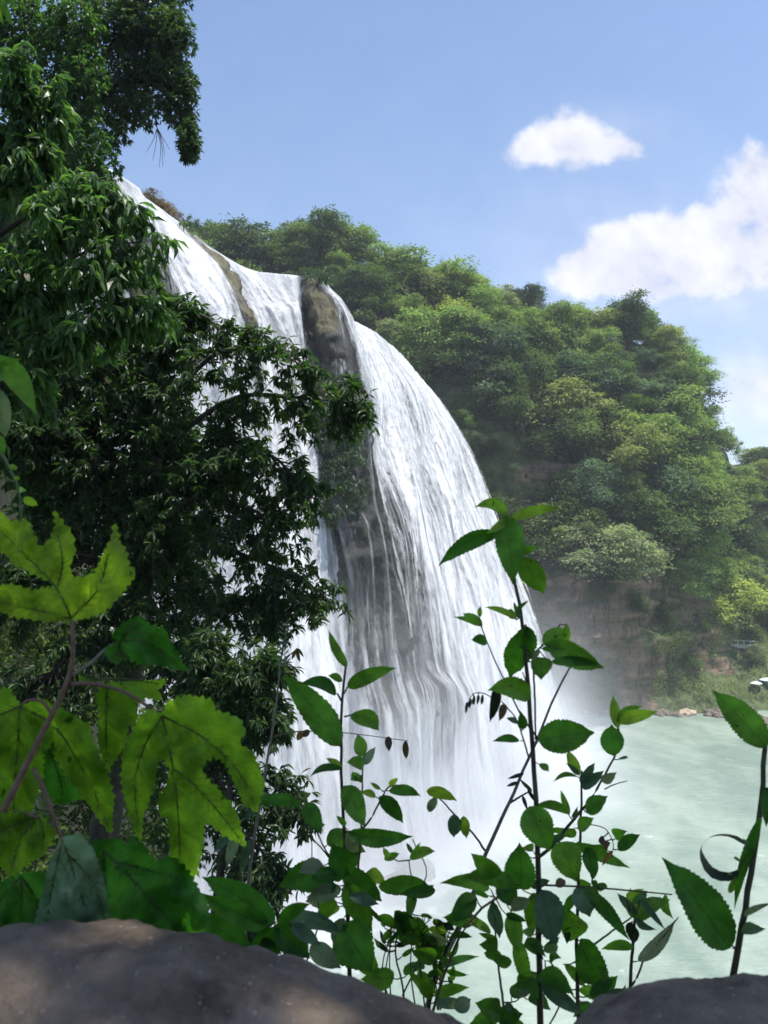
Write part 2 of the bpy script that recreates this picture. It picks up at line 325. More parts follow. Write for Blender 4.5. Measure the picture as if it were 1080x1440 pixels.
def travertine():
    m, t = mat('mossy_travertine'); geo = t.n('ShaderNodeNewGeometry'); ps = geo.outputs['Position']
    at = t.n('ShaderNodeAttribute', attribute_name='lf'); sp = t.n('ShaderNodeSeparateXYZ', {0: at.outputs['Vector']})
    uv = t.n('ShaderNodeCombineXYZ', {0: t.m('MULTIPLY', sp.outputs[0], .8), 1: t.m('MULTIPLY', sp.outputs[1], .13), 2: 0.0}).outputs[0]
    st = t.noise(uv, 1.0, 7, .65); med = t.noise(ps, .5, 9, .68)
    fine = t.noise(t.n('ShaderNodeCombineXYZ', {0: t.m('MULTIPLY', sp.outputs[0], 3.5), 1: t.m('MULTIPLY', sp.outputs[1], .45), 2: 0.0}).outputs[0], 1, 5, .6)
    base = t.mix(t.ss(med, .35, .65), c3(.007, .009, .006), c3(.026, .027, .019))
    base = t.mix(t.ss(st, .5, .65), base, c3(.022, .028, .014))
    moss = t.mix(t.ss(fine, .35, .65), c3(.04, .033, .018), c3(.12, .10, .045))
    moss = t.mix(t.ss(med, .5, .65), moss, c3(.085, .10, .025))
    base = t.mix(t.ss(t.m('ADD', sp.outputs[2], t.m('MULTIPLY', t.m('SUBTRACT', med, .5), .7)), .35, .65), base, moss)
    h = t.m('ADD', med, t.m('ADD', t.m('MULTIPLY', st, .7), t.m('MULTIPLY', fine, .35)))
    pb = t.n('ShaderNodeBsdfPrincipled', {'Base Color': base, 'Roughness': .6, 'Specular IOR Level': .35})
    t.set(pb.inputs['Normal'], t.n('ShaderNodeBump', {'Strength': 1.0, 'Distance': .7, 'Height': h}).outputs[0])
    t.out(pb.outputs[0]); return m
M['trav'] = travertine()
def fall_mat(name, lo, seed, thr, soft, grain, veil=.0, amp=1.6):
    m, t = mat(name)
    at = t.n('ShaderNodeAttribute', attribute_name='lf'); sp = t.n('ShaderNodeSeparateXYZ', {0: at.outputs['Vector']})
    u, v, fl = sp.outputs[0], sp.outputs[1], sp.outputs[2]
    # let the threads wander a little sideways
    wob = t.m('MULTIPLY', t.m('SUBTRACT', t.noise(t.n('ShaderNodeCombineXYZ', {0: t.m('MULTIPLY', u, .12), 1: t.m('MULTIPLY', v, .07), 2: seed}).outputs[0], 1, 3), .5), 3.0)
    uu = t.m('ADD', u, wob)
    def N(a, b, d, r, s): return t.noise(t.n('ShaderNodeCombineXYZ', {0: t.m('MULTIPLY', uu, a), 1: t.m('MULTIPLY', v, b), 2: s + seed}).outputs[0], 1, d, r)
    n1 = N(.45, .035, 4, .6, 0.); n2 = N(.85, .085, 3, .55, 3.); n3 = N(2.0, .62, 3, .75, 7.)
    gr = t.m('MULTIPLY', t.m('SUBTRACT', n3, .5), grain)
    hi = t.ss(v, 18.0, 70.0, 1.0, .4)
    s = t.m('ADD', t.m('ADD', t.m('MULTIPLY', t.m('SUBTRACT', n1, .5), 1.0), t.m('MULTIPLY', t.m('SUBTRACT', n2, .5), amp)), t.m('MULTIPLY', gr, hi))
    al = t.ss(t.m('ADD', t.m('MULTIPLY_ADD', fl, 1.25, lo), s), thr - .05, thr + soft)
    thr4 = t.m('MULTIPLY', t.m('MULTIPLY', t.ss(N(1.1, .028, 3, .6, 15.), .55, .72), t.ss(n3, .3, .6, .5, 1.0)), t.ss(fl, .03, .14, 0.0, .6 if veil > .06 else 0.0))
    al = t.m('MAXIMUM', al, thr4)
    veilv = t.ss(fl, 0.0, 1.0, 0.0, veil)
    al = t.m('MULTIPLY', t.m('MAXIMUM', al, veilv), t.ss(fl, 0.0, .06))
    sp_ = t.m('MULTIPLY', t.m('SUBTRACT', n3, .5), t.m('MULTIPLY', hi, 2.6))
    colr = t.mix(t.m('ADD', t.ss(t.m('ADD', t.m('MULTIPLY_ADD', n2, .5, .25), t.m('MULTIPLY', t.m('SUBTRACT', n1, .5), 1.0)), .3, .7), sp_, 0, clamp=True), c3(.42, .435, .46), c3(.73, .735, .745))
    h = t.m('ADD', t.m('MULTIPLY', n1, 1.5), t.m('ADD', t.m('MULTIPLY', n2, .28), t.m('MULTIPLY', n3, .30)))
    bp = t.n('ShaderNodeBump', {'Strength': .4, 'Distance': .6, 'Height': h}).outputs[0]
    df = t.n('ShaderNodeBsdfDiffuse', {'Color': colr, 'Normal': bp}); tl = t.n('ShaderNodeBsdfTranslucent', {'Color': c3(.8, .82, .85), 'Normal': bp})
    a = t.n('ShaderNodeMixShader', {0: .25, 1: df.outputs[0], 2: tl.outputs[0]})
    b = t.n('ShaderNodeMixShader', {0: al, 1: t.n('ShaderNodeBsdfTransparent').outputs[0], 2: a.outputs[0]})
    t.out(b.outputs[0]); return m
M['fallA'] = fall_mat('falling_water_inner', .02, 0.0, .28, .6, .9, .12, 1.25)
M['fallB'] = fall_mat('falling_water_middle', -.38, 11.3, .30, .7, 1.3, .08, 1.4)
M['fallC'] = fall_mat('falling_water_outer', -.95, 23.7, .30, .8, 2.2, .0, 1.4)

BASE = []   # base line points (x,y) of the fall, filled below
def pool_mat():
    m, t = mat('milky_green_pool'); geo = t.n('ShaderNodeNewGeometry'); ps = geo.outputs['Position']
    at = t.n('ShaderNodeAttribute', attribute_name='lf'); foam = t.n('ShaderNodeSeparateXYZ', {0: at.outputs['Vector']}).outputs[0]
    n1 = t.noise(t.n('ShaderNodeMapping', {'Vector': ps, 'Scale': (1, .6, 1), 'Rotation': (0, 0, .4)}).outputs[0], .09, 8, .62)
    n2 = t.noise(t.n('ShaderNodeMapping', {'Vector': ps, 'Scale': (.8, 1.8, 1), 'Rotation': (0, 0, .2)}).outputs[0], .45, 7, .7)
    n3 = t.noise(ps, .35, 8, .7)
    base = t.mix(t.ss(n1, .35, .65), c3(.16, .222, .178), c3(.28, .345, .285))
    f = t.ss(t.m('ADD', foam, t.m('MULTIPLY', t.m('SUBTRACT', n3, .5), 1.5)), .42, .75)
    fl = t.m('MULTIPLY', t.ss(n3, .62, .72), .45)
    f = t.m('MAXIMUM', f, fl)
    base = t.mix(f, base, c3(.6, .63, .61))
    pb = t.n('ShaderNodeBsdfPrincipled', {'Base Color': base, 'Roughness': t.m('MULTIPLY_ADD', f, .5, .3), 'Specular IOR Level': .5})
    t.set(pb.inputs['Normal'], t.n('ShaderNodeBump', {'Strength': .6, 'Distance': .5, 'Height': t.m('ADD', n2, t.m('MULTIPLY', n3, 1.2))}).outputs[0])
    t.out(pb.outputs[0]); return m
M['pool'] = pool_mat()

# ------------------------------------------------------------------ the waterfall and its cliff
def zD(py): return -WATER_Z * FPX / (py - HOR) * 1.0   # depth where the pool surface sits at this row (approx.)
def L_(*pts): return [list(p) for p in pts]
LINES = [  # px, py, D, flow, moss
 L_((40,225,78,.8,0),(60,450,74,.7,0),(80,800,70,.8,0),(90,1100,67,.9,0),(100,1400,0,1,0)),
 L_((140,232,80,.8,0),(165,330,79,.4,0),(185,450,77,.3,0),(205,750,74,.8,0),(220,1100,70,.9,0),(232,1390,0,1,0)),
 L_((190,262,82,1,0),(215,335,81,.3,0),(238,410,79,.22,0),(255,560,77,.7,0),(270,900,73,1,0),(282,1378,0,1,0)),
 L_((203,276,84,1,0),(245,362,82,1,0),(280,440,80,.95,0),(305,560,78,.9,0),(322,850,74,1,0),(335,1362,0,1,0)),
 L_((228,296,88,1,0),(285,378,86,.8,0),(322,450,84,.6,0),(340,560,82,.8,0),(350,850,78,1,0),(356,1352,0,1,0)),
 L_((250,311,92,1,0),(302,388,90,.6,0),(336,462,88,.28,0),(352,560,86,.6,0),(366,900,79,.9,0),(372,1345,0,1,0)),
 L_((260,319,94,.25,.9),(308,380,92,.0,1),(342,438,90,0,1),(354,472,89,.0,.6),(362,600,86,.4,.2),(380,1000,79,.8,0),(388,1332,0,1,0)),
 L_((272,326,97,0,1),(318,378,96,0,1),(349,436,94,0,1),(357,474,92,.1,.3),(368,600,88,.5,0),(386,1000,80,.9,0),(395,1322,0,1,0)),
 L_((282,338,102,.9,.3),(328,385,105,1,0),(356,440,104,1,0),(366,500,101,1,0),(380,650,95,1,0),(395,1000,85,1,0),(403,1312,0,1,0)),
 L_((318,362,106,1,0),(352,405,107,1,0),(378,460,105,.9,0),(392,540,101,.9,0),(404,700,96,1,0),(415,1000,87,1,0),(425,1295,0,1,0)),
 L_((355,380,109,1,0),(385,425,107,.85,0),(402,480,105,.42,0),(412,560,101,.55,0),(424,700,97,.9,0),(438,1000,89,1,0),(450,1282,0,1,0)),
 L_((408,387,111,.95,0),(420,440,109,1,0),(430,520,105,1,0),(442,620,101,1,0),(458,780,97,.85,0),(474,1000,92,1,0),(485,1262,0,1,0)),
 L_((421,388,111,.35,.8),(428,440,108,.25,.4),(437,520,104,.2,.1),(455,640,101,.2,.4),(476,780,97,.35,.2),(490,980,93,.7,0),(500,1250,0,1,0)),
 L_((432,388,110,.1,1),(444,440,106,.12,.8),(456,520,103,.16,.0),(474,640,100,.07,.2),(492,780,96.5,.08,.1),(508,930,94,.14,.0),(525,1050,92,.5,0),(540,1240,0,.9,0)),
 L_((445,391,110,.12,1),(462,440,106,.14,.8),(478,520,103,.18,.0),(498,640,100,.1,.1),(515,780,97,.13,.0),(532,930,95,.2,.0),(550,1060,93,.5,0),(570,1228,0,.9,0)),
 L_((455,397,112,.4,.8),(480,436,109,.5,.5),(500,500,106,.42,.1),(522,640,102,.15,.2),(545,780,99.5,.1,.1),(566,930,98,.16,.1),(585,1060,96.5,.55,0),(600,1213,0,.9,0)),
 L_((461,402,117,.9,.2),(487,444,116,.9,0),(507,508,113,.7,0),(532,640,107,.4,0),(556,780,103,.2,0),(580,930,101,.25,0),(600,1060,99,.6,0),(612,1206,0,.9,0)),
 L_((484,444,134,1,0),(518,510,130,.95,0),(545,620,121,.75,0),(572,750,113,.34,0),(602,930,105,.26,0),(622,1050,102,.55,0),(640,1190,0,.9,0)),
 L_((503,454,137,1,0),(543,530,133,1,0),(574,640,126,1,0),(605,780,118,.78,0),(636,950,110,.48,0),(652,1060,107,.75,0),(668,1178,0,.95,0)),
 L_((525,466,140,1,0),(566,550,136,.5,0),(604,680,129,.5,0),(640,810,122,.9,0),(668,950,115,1,0),(692,1165,0,1,0)),
 L_((546,482,147,1,0),(592,568,143,.95,0),(630,690,137,1,0),(664,820,129,1,0),(694,960,121,1,0),(712,1146,0,1,0)),
 L_((566,500,156,1,0),(615,588,151,.9,0),(652,700,146,.95,0),(686,830,139,1,0),(716,960,131,1,0),(738,1112,0,1,0)),
 L_((586,524,167,1,0),(636,606,163,.55,0),(670,700,160,.6,0),(704,820,155,.95,0),(738,940,148,1,0),(764,1070,0,1,0)),
 L_((598,540,176,.9,.4),(650,622,176,1,0),(682,705,176,.95,0),(716,802,175,1,0),(752,905,174,1,0),(788,1014,0,1,0)),
 L_((596,546,186,.0,.6),(645,625,190,.2,.5),(676,705,192,.3,0),(708,802,192,.5,0),(742,900,190,.8,0),(778,1003,0,1,0)),
]
NU, NV = 330, 250
rows = []
for ln in LINES:
    py = ln[-1][1]; r = ray(ln[-1][0], py); ln[-1][2] = r.y * (WATER_Z - .5) / r.z
    pts = [list(P(a, b, d)) + [f, mo] for a, b, d, f, mo in ln]
    pr = [0]
    for a, b in zip(ln[:-1], ln[1:]): pr.append(pr[-1] + math.hypot(b[0]-a[0], b[1]-a[1]))
    rows.append(catmull(pts, NV, pr))
rows = np.array(rows)                       # lines x NV x 5
tp = [0]
for a, b in zip(rows[:-1], rows[1:]): tp.append(tp[-1] + max(1.5, np.linalg.norm(a[NV//3, :3] - b[NV//3, :3])**.75))
G = np.array([catmull(rows[:, j, :], NU, tp) for j in range(NV)])   # NV x NU x 5
G[..., 3:] = np.clip(G[..., 3:], 0, 1)
# travertine bulges: ledges that throw the water outwards (x, y of centre in metres come from the streamlines)
Pg = G[..., :3].copy(); flow = G[..., 3]; moss = G[..., 4]
du = np.gradient(Pg, axis=1); dv = np.gradient(Pg, axis=0); Nrm = unit(np.cross(dv, du))
if Nrm[NV//2, NU//2, 0] < 0: Nrm = -Nrm
um = np.cumsum(np.linalg.norm(du, axis=2), axis=1)[NV//2][None, :].repeat(NV, 0)      # metres across
vm = np.cumsum(np.linalg.norm(dv, axis=2), axis=0)                                  # metres down
pxy = np.array([[proj(p) for p in row] for row in Pg])
bulge = np.zeros((NV, NU))
for (bx, by, rx, ry, am) in [(508,745,24,30,1.5),(520,790,22,40,1.0),(612,972,30,30,1.7),(560,1010,36,34,.9),(480,700,18,30,1.2),(640,1000,16,40,1.4),(452,425,20,22,1.6),(385,445,26,22,1.2),(545,600,20,60,-1.2),(600,640,10,80,-1.0),(650,700,9,70,-.9)]:
    bulge += am * np.exp(-((pxy[..., 0]-bx)/rx)**2 - np.where(pxy[..., 1] < by, ((pxy[..., 1]-by)/ry*1.6)**2, ((pxy[..., 1]-by)/(ry*1.8))**2))
cave = 2.2*np.exp(-((pxy[..., 0]-452)/12)**2 - ((pxy[..., 1]-428)/16)**2)      # the hollow under the nose
rib = np.zeros((NV, NU)); rk = np.zeros((NV, NU))
for j in range(NV):
    for i in range(NU):
        p = Pg[j, i]
        rib[j, i] = mnoise.fractal(Vector((um[j, i]*.28, vm[j, i]*.03, 0)), 1, 2, 3)
        rk[j, i] = mnoise.fractal(Vector(p*.22), .9, 2.1, 5)
fade = np.clip(np.linspace(0, 1, NV)*14, .15, 1)[:, None]
Mid = Pg + Nrm * (fade*(bulge + rib*1.1))[..., None]
Rock = Mid + Nrm * (fade*(rk*(1.6 - 1.1*flow) - cave))[..., None] - Nrm*(.4 + .6*flow)[..., None]
def grid_faces(nv, nu): return [(j*nu+i, j*nu+i+1, (j+1)*nu+i+1, (j+1)*nu+i) for j in range(nv-1) for i in range(nu-1)]
# rock with a plateau behind the lip
back = []
for k, (s, dz) in enumerate([(26, -1.5), (12, -.2), (4, .1)]):
    back.append(Rock[0] + np.array([-.86, .5, 0])*s + np.array([0, 0, dz]))
RK = np.concatenate([np.array(back), Rock], axis=0)
at = np.concatenate([np.stack([um[0], vm[0]*0 - 4, moss[0]*0 + .2], -1)[None].repeat(3, 0), np.stack([um, vm, moss], -1)], 0)
cl = mesh_obj('waterfall_cliff', RK.reshape(-1, 3), grid_faces(NV+3, NU), M['trav'], None, True, at.reshape(-1, 3))
tag(cl, 'dark mossy travertine cliff under the waterfall', 'cliff', None, 'structure')
for (nm, off, mt, sd_, lb) in [('falling_water', .15, 'fallA', 0, 'white water sheet running down the travertine cliff'), ('falling_water', .75, 'fallB', 5, 'loose white threads of water in front of the sheet'), ('falling_water', 1.6, 'fallC', 9, 'outermost thin spray and drops of the waterfall')]:
    jit = np.zeros((NV, NU))
    for j in range(NV):
        for i in range(NU): jit[j, i] = mnoise.fractal(Vector((um[j, i]*.6 + sd_, vm[j, i]*.05, sd_)), 1, 2, 3)
    low = np.linspace(0, 1, NV)[:, None]
    W = Mid + Nrm*((off*(.15 + low**.6) + jit*(.25 + .5*low) + .12)*np.minimum(fade + .0, 1))[..., None]
    extra = []
    W2 = np.concatenate([(W[0] + np.array([-.86, .5, 0])*9 + np.array([0, 0, -.5]))[None], W], 0)
    A = np.concatenate([np.stack([um[0], vm[0]*0 - 9, flow[0]], -1)[None], np.stack([um, vm, flow], -1)], 0)
    o = mesh_obj(nm, W2.reshape(-1, 3), grid_faces(NV+1, NU), M[mt], None, True, A.reshape(-1, 3)); tag(o, lb, 'waterfall', None, 'structure')
base_line = Pg[-1]

# ------------------------------------------------------------------ pool
XS = np.concatenate([np.linspace(-60, 160, 150), [260]]); YS = np.concatenate([np.linspace(20, 260, 150), [320]])
gx, gy = np.meshgrid(XS, YS)
bl = base_line[::6, :2]
pos = np.stack([gx, gy], -1).reshape(-1, 2)
dist = np.min(np.linalg.norm(pos[:, None] - bl[None], axis=2), axis=1)
left_of = np.clip((30 - pos[:, 0])/60, 0, 1)
foam = 0.55*np.exp(-dist/7.) + .45*np.exp(-dist/22.)
pv = np.c_[pos, np.full(len(pos), WATER_Z)]
pool = mesh_obj('pool_water', pv, grid_faces(len(YS), len(XS)), M['pool'], None, True, np.c_[foam, foam*0, foam*0])
tag(pool, 'milky green plunge pool', 'water', None, 'structure')

# ------------------------------------------------------------------ wooded hill behind and right of the falls
HC = [ # px, [(py,D)...] bottom to top
 (150,[(1000,215),(700,212),(470,210),(410,222),(372,242)]),
 (240,[(1000,214),(700,210),(450,208),(400,218),(366,238)]),
 (350,[(1000,213),(700,206),(460,203),(405,214),(360,236)]),
 (470,[(1000,212),(760,203),(520,200),(440,210),(385,232)]),
 (560,[(1000,206),(820,198),(600,196),(480,207),(405,230)]),
 (640,[(1005,196),(850,190),(690,190),(530,202),(415,226)]),
 (720,[(1006,192),(850,187),(690,189),(560,200),(440,225)]),
 (800,[(1003,191),(860,184),(700,190),(570,204),(468,230)]),
 (880,[(1004,189),(850,184),(730,192),(600,208),(486,236)]),
 (940,[(1004,189),(905,196),(800,201),(640,218),(510,244)]),
 (985,[(1006,188),(930,203),(860,212),(720,228),(570,250)]),
 (1030,[(1012,186),(950,203),(885,222),(790,240),(660,260)]),
 (1080,[(1020,183),(955,203),(890,226),(810,250),(690,275)]),
 (1160,[(1030,180),(965,200),(900,226),(820,256),(700,285)]),
 (1300,[(1050,172),(985,194),(915,222),(830,256),(720,290)]),
]
HNU, HNV = 260, 150
hr = []
for px, q in HC:
    pts = [list(P(px, a, d)) for a, d in q]; pts[0][2] = WATER_Z - 1.0
    hr.append(catmull(pts, HNV - 8, np.r_[0, np.cumsum([np.linalg.norm(np.array(b)-np.array(a)) for a, b in zip(pts[:-1], pts[1:])])]))
hr = np.array(hr)
H = np.array([catmull(hr[:, j, :], HNU, [c[0] for c in HC]) for j in range(HNV - 8)])
top = H[-1]; ext = np.array([top + np.array([0, 1, 0])*s + np.array([0, 0, 1])*z for s, z in zip(np.linspace(6, 90, 8), np.linspace(1., -22, 8))])
H = np.concatenate([H, ext], 0)
hd_u = np.gradient(H, axis=1); hd_v = np.gradient(H, axis=0); HN = unit(np.cross(hd_u, hd_v)); 
if HN[HNV//2, HNU//2, 1] > 0: HN = -HN
for j in range(HNV):
    for i in range(HNU):
        p = H[j, i]; n = mnoise.fractal(Vector(p*.035), .9, 2.1, 4)*5.0 + mnoise.fractal(Vector((p[0]*.15, p[1]*.15, p[2]*.4)), .8, 2.1, 4)*1.6
        st = (mnoise.noise(Vector((p[0]*.02, 3, p[2]*.22))))*2.2
        H[j, i] = p + HN[j, i]*(n + st)*min(1, j/10)
hill = mesh_obj('hill', H.reshape(-1, 3), grid_faces(HNV, HNU), M['cliff'], None, True)
tag(hill, 'steep wooded hillside with ochre cliff', 'hill', None, 'structure')
hd_u = np.gradient(H, axis=1); hd_v = np.gradient(H, axis=0); HN = unit(np.cross(hd_u, hd_v)) 
if HN[HNV//2, HNU//2, 1] > 0: HN = -HN
HP = np.array([[proj(p) for p in row] for row in H])

# far hazy ridge beyond the bend
fx = np.linspace(-40, 420, 60); fr = []
for k, t in enumerate(np.linspace(0, 1, 14)):
    for x in fx:
        z = -38 + t*(78 + 14*mnoise.noise(Vector((x*.02, 0, 5)))); y = 520 + t*70 + 12*mnoise.noise(Vector((x*.03, t*3, 1)))
        fr.append((x + 150, y, z))
far = mesh_obj('far_hill', np.array(fr), grid_faces(14, 60), M['soil'], None, True); tag(far, None, None, None, 'structure')

# valley ground running under everything to the horizon
gs = mesh_obj('ground', np.array([(-1500, -600, WATER_Z-3), (1500, -600, WATER_Z-3), (1500, 2500, WATER_Z-3), (-1500, 2500, WATER_Z-3)]), [(0, 1, 2, 3)], M['soil'], None, False)
tag(gs, None, None, None, 'structure')

# ------------------------------------------------------------------ hill trees
def crown_mesh(name, seed, rx, rz, nl, leaf, lobes, open_=.0, tall=0.0):
    g = np.random.default_rng(seed); P_, D_, N_, Rn = [], [], [], []
    cs = []
    for k in range(lobes):
        a = g.uniform(0, 2*math.pi); el = g.uniform(-.6, 1); rr = math.sqrt(max(0, 1 - (el*.75)**2))*g.uniform(.5, 1.22); c = np.array([math.cos(a)*rr*rx, math.sin(a)*rr*rx, el*rz*.8]); cs.append((c, g.uniform(.2, .44)*rx))
    cs.append((np.array([0, 0, rz*.05]), rx*.5)); cs.append((np.array([0, 0, rz*.62]), rx*.4))
    w = np.array([c[1]**2 for c in cs]); w /= w.sum()
    for (c, r), ww in zip(cs, w):
        n = int(nl*ww); tone = g.uniform(-.16, .16)
        nt = max(4, n//26); dirs = unit(g.normal(size=(nt, 3)) + np.array([0, 0, .45])); rad = r*g.uniform(.7, 1.15, (nt, 1))*np.array([1, 1, .8])
        tp_ = c + dirs*rad; ttone = g.uniform(-.26, .26, nt); tsz = g.uniform(.4, 1.6, nt)
        idx = g.integers(0, nt, n)
        off = g.normal(size=(n, 3))*np.array([.62, .62, .2])*tsz[idx][:, None]; off[:, 2] -= .22*(off[:, 0]**2 + off[:, 1]**2)
        pos = tp_[idx] + off
        d = unit(off*np.array([1, 1, .3]) + dirs[idx]*.3 + g.normal(size=(n, 3))*.25 + np.array([0, 0, -.22])); nn_ = unit(dirs[idx]*.35 + g.normal(size=(n, 3))*.28 + np.array([0, 0, 1.0]))
        P_.append(pos); D_.append(d); N_.append(nn_); Rn.append(np.clip(.5 + tone + ttone[idx] + g.uniform(-.12, .12, n), 0, 1))
    P_, D_, N_, Rn = map(np.concatenate, (P_, D_, N_, Rn))
    V, Fc, A = leaf_cloud(P_, D_, N_, g.uniform(.8, 1.35, len(P_))*leaf, g.uniform(.45, .75, len(P_))*leaf, Rn, simple=True)
    return V, Fc, A, cs
def trunk_mesh(seed, h, cs, r0):
    g = random.Random(seed); b = MB(); zc = h
    pts = [(0, 0, -1.5), (g.uniform(-.15, .15), g.uniform(-.15, .15), h*.35), (g.uniform(-.3, .3), g.uniform(-.3, .3), h*.75), (0, 0, h*1.05)]
    b.tube(pts, [r0*1.3, r0, r0*.7, r0*.35], 7)
    for c, r in cs[:6]:
        s = Vector(pts[2 if g.random() < .5 else 1]); e = Vector((c[0], c[1], c[2] + h)); mid = s.lerp(e, .5) + Vector((0, 0, -.3))
        b.tube([s, mid, e], [r0*.5, r0*.33, r0*.12], 5)
    return b
PROTO = []
specs = [(3, 5.4, 4.8, 9500, .46, 16, 4.2), (4, 4.4, 5.8, 9000, .42, 18, 5.2), (5, 6.6, 4.2, 11000, .48, 22, 4.2), (6, 3.7, 3.8, 6500, .40, 11, 3.4), (7, 4.8, 6.4, 9500, .44, 20, 5.8), (8, 3.1, 2.6, 4200, .36, 9, 2.0), (9, 4.4, 5.0, 4600, .42, 10, 5.4)]
SHAPES = ['broad', 'tall rounded', 'wide spreading', 'compact', 'tall lumpy', 'bushy low', 'sparse airy']
for i, (sd_, rx, rz, nl, lf, lo, h) in enumerate(specs):
    V, Fc, A, cs = crown_mesh('crown', sd_, rx, rz, nl, lf, lo)
    V = V + np.array([0, 0, h])
    me = bpy.data.meshes.new('crown'); me.from_pydata(V.tolist(), [], Fc)
    aa = me.attributes.new('lf', 'FLOAT_VECTOR', 'POINT'); aa.data.foreach_set('vector', A.astype(np.float32).ravel()); me.materials.append(M['crown'])
    tb = trunk_mesh(sd_, h, cs, .26 if h > 4 else .15)
    tm = bpy.data.meshes.new('trunk'); tm.from_pydata(np.concatenate(tb.v).tolist(), [], tb.f); tm.materials.append(M['bark'])
    tm.attributes.new('lf', 'FLOAT_VECTOR', 'POINT')
    PROTO.append((me, tm, h, rx, rz))
TONES = {'dark green': (.055, .080, .030), 'deep green': (.080, .118, .040), 'mid green': (.16, .21, .066), 'olive green': (.21, .23, .082), 'yellow green': (.28, .315, .078), 'grey green': (.22, .25, .14), 'bluish green': (.095, .14, .082), 'fresh green': (.20, .27, .085)}
TREES = []
def place_tree(p, pi, tone, s, rz=0., where='', colr=None):
    me, tm, h, rx, rzz = PROTO[pi]
    root = empty('tree', p); root.rotation_euler = (random.uniform(-.08, .08), random.uniform(-.08, .08), rz); root.scale = (s*random.uniform(.82, 1.22), s*random.uniform(.85, 1.15), s*random.uniform(.82, 1.3))
    c = bpy.data.objects.new('crown', me); c.parent = root; col.objects.link(c)
    k = random.uniform(.88, 1.14); c.color = tuple(x*k for x in (colr or TONES[tone])) + (1,)
    t = bpy.data.objects.new('trunk', tm); t.parent = root; col.objects.link(t)
    px, py = proj((p[0], p[1], p[2] + h*s))
    TREES.append(dict(o=root, tone=tone, px=px, py=py, where=where, shape=SHAPES[pi], s=s, pi=pi))
    return root
placed = []
def far_enough(p, dmin):
    return all((p[0]-q[0])**2 + (p[1]-q[1])**2 + ((p[2]-q[2])*1.0)**2 > dmin*dmin for q in placed)
tries = 0
tone_names = list(TONES)
while tries < 9000 and len(placed) < 225:
    tries += 1
    j = random.randint(0, HNV-5); i = random.randint(2, HNU-3); p = H[j, i]; px, py = HP[j, i]
    if px < 255 or px > 1150: continue
    v = j/(HNV-8)
    sky_row = j > HNV-15
    bare = (px < 780 and py > 640 and py < 790 and px > 690) or (px > 700 and px < 950 and py > 835) or (px > 800 and py > 905)
    if bare and random.random() < .985: continue
    if py > 900: continue
    if px < 640 and py > 560 : continue
    dmin = 5.2 if sky_row else 6.9
    if not far_enough(p, dmin): continue
    placed.append(tuple(p))
    if sky_row: pi = random.choice([0, 1, 4, 6, 0, 2, 6]); where = 'on the skyline'
    elif py < 620: pi = random.choice([0, 1, 2, 4, 3]); where = 'on the upper slope'
    elif py < 760: pi = random.choice([0, 2, 1, 4, 3]); where = 'halfway up the slope'
    else: pi = random.choice([3, 0, 2, 3, 5]); where = 'low on the slope'
    if px < 660: tone = random.choices(tone_names, [3, 3, 5, 2, 2.5, 1, 1, 4])[0]
    elif px < 780: tone = random.choices(tone_names, [3, 3, 3, 4, 1.5, 2, 2, 2])[0]
    else: tone = random.choices(tone_names, [3, 4, 5, 2.5, 1.2, 2.5, 4, 3])[0]
    s = random.choice([random.uniform(.7, 1.05), random.uniform(1.1, 1.7), random.uniform(1.2, 1.9)]) if not sky_row else (random.uniform(.6, .95) if px < 640 else random.uniform(.75, 1.4))
    place_tree(p - HN[j, i]*.8, pi, tone, s, random.uniform(0, 6.28), where)
# particular trees the photo singles out
def at_px(px, py):
    d = (HP[..., 0]-px)**2 + (HP[..., 1]-py)**2; return np.unravel_index(np.argmin(d), d.shape)
SPECIAL = [(885, 715, 1, (.155, .115, .045), .9, 'brown crested tree turning rusty at its top halfway up the slope'),
 (790, 640, 1, (.12, .17, .035), .85, 'bright yellow green tree standing above the ochre rock face'),
 (830, 790, 2, (.075, .10, .045), 1.15, 'big grey green spreading tree hanging over the cliff edge'),
 (895, 600, 0, (.10, .155, .03), 1.0, 'bright leafy tree high on the slope with a domed crown'),
 (590, 440, 4, (.045, .08, .02), 1.15, 'tallest dark tree on the skyline right of the waterfall lip'),
 (1078, 880, 1, (.16, .17, .07), .8, 'pale tree beside the railing at the right shore'),
 (1060, 930, 5, (.2, .22, .13), .8, 'small whitish flowering shrub beside the walkway railing'),
 (770, 850, 5, (.08, .10, .03), .8, 'lone shrub rooted in the ochre cliff under the big tree'),
 (690, 640, 5, (.07, .08, .03), .9, 'scrubby bush in a crack beside the falling water')]
def bare_tree(p, h, lab, seed):
    root = empty('bare_tree', p); tag(root, lab, 'tree', 'leafless trees on the hill'); g = random.Random(seed); b = MB()
    def br(a, d, L, r, lv):
        e = a + d*L; m_ = a.lerp(e, .5) + Vector((g.uniform(-1, 1), g.uniform(-1, 1), 0))*L*.06; b.tube([a, m_, e], [r, r*.8, r*.55], 5)
        if lv == 0: return
        for _ in range(3 if lv > 1 else 4):
            nd = (d + Vector((g.uniform(-1, 1), g.uniform(-1, 1), g.uniform(-.2, .7)))*.75).normalized(); br(a.lerp(e, g.uniform(.5, 1)), nd, L*g.uniform(.5, .75), r*.5, lv-1)
    br(Vector((0, 0, -1)), Vector((g.uniform(-.1, .1), 0, 1)).normalized(), h*.45, .17, 4); b.build('trunk', M['stem_grey'], root)
for k, (px, py, h, lb) in enumerate([(628,392,11,'leafless twiggy tree poking out right of the tallest skyline tree'), (760,436,9,'bare pale tree on the crest in the middle of the hill'), (735,622,9,'dead grey branching tree above the ochre rock face'), (962,520,9,'thin leafless tree at the right end of the crest')]):
    j, i = at_px(px, py); bare_tree(Vector(H[j, i]), h, lb, k)
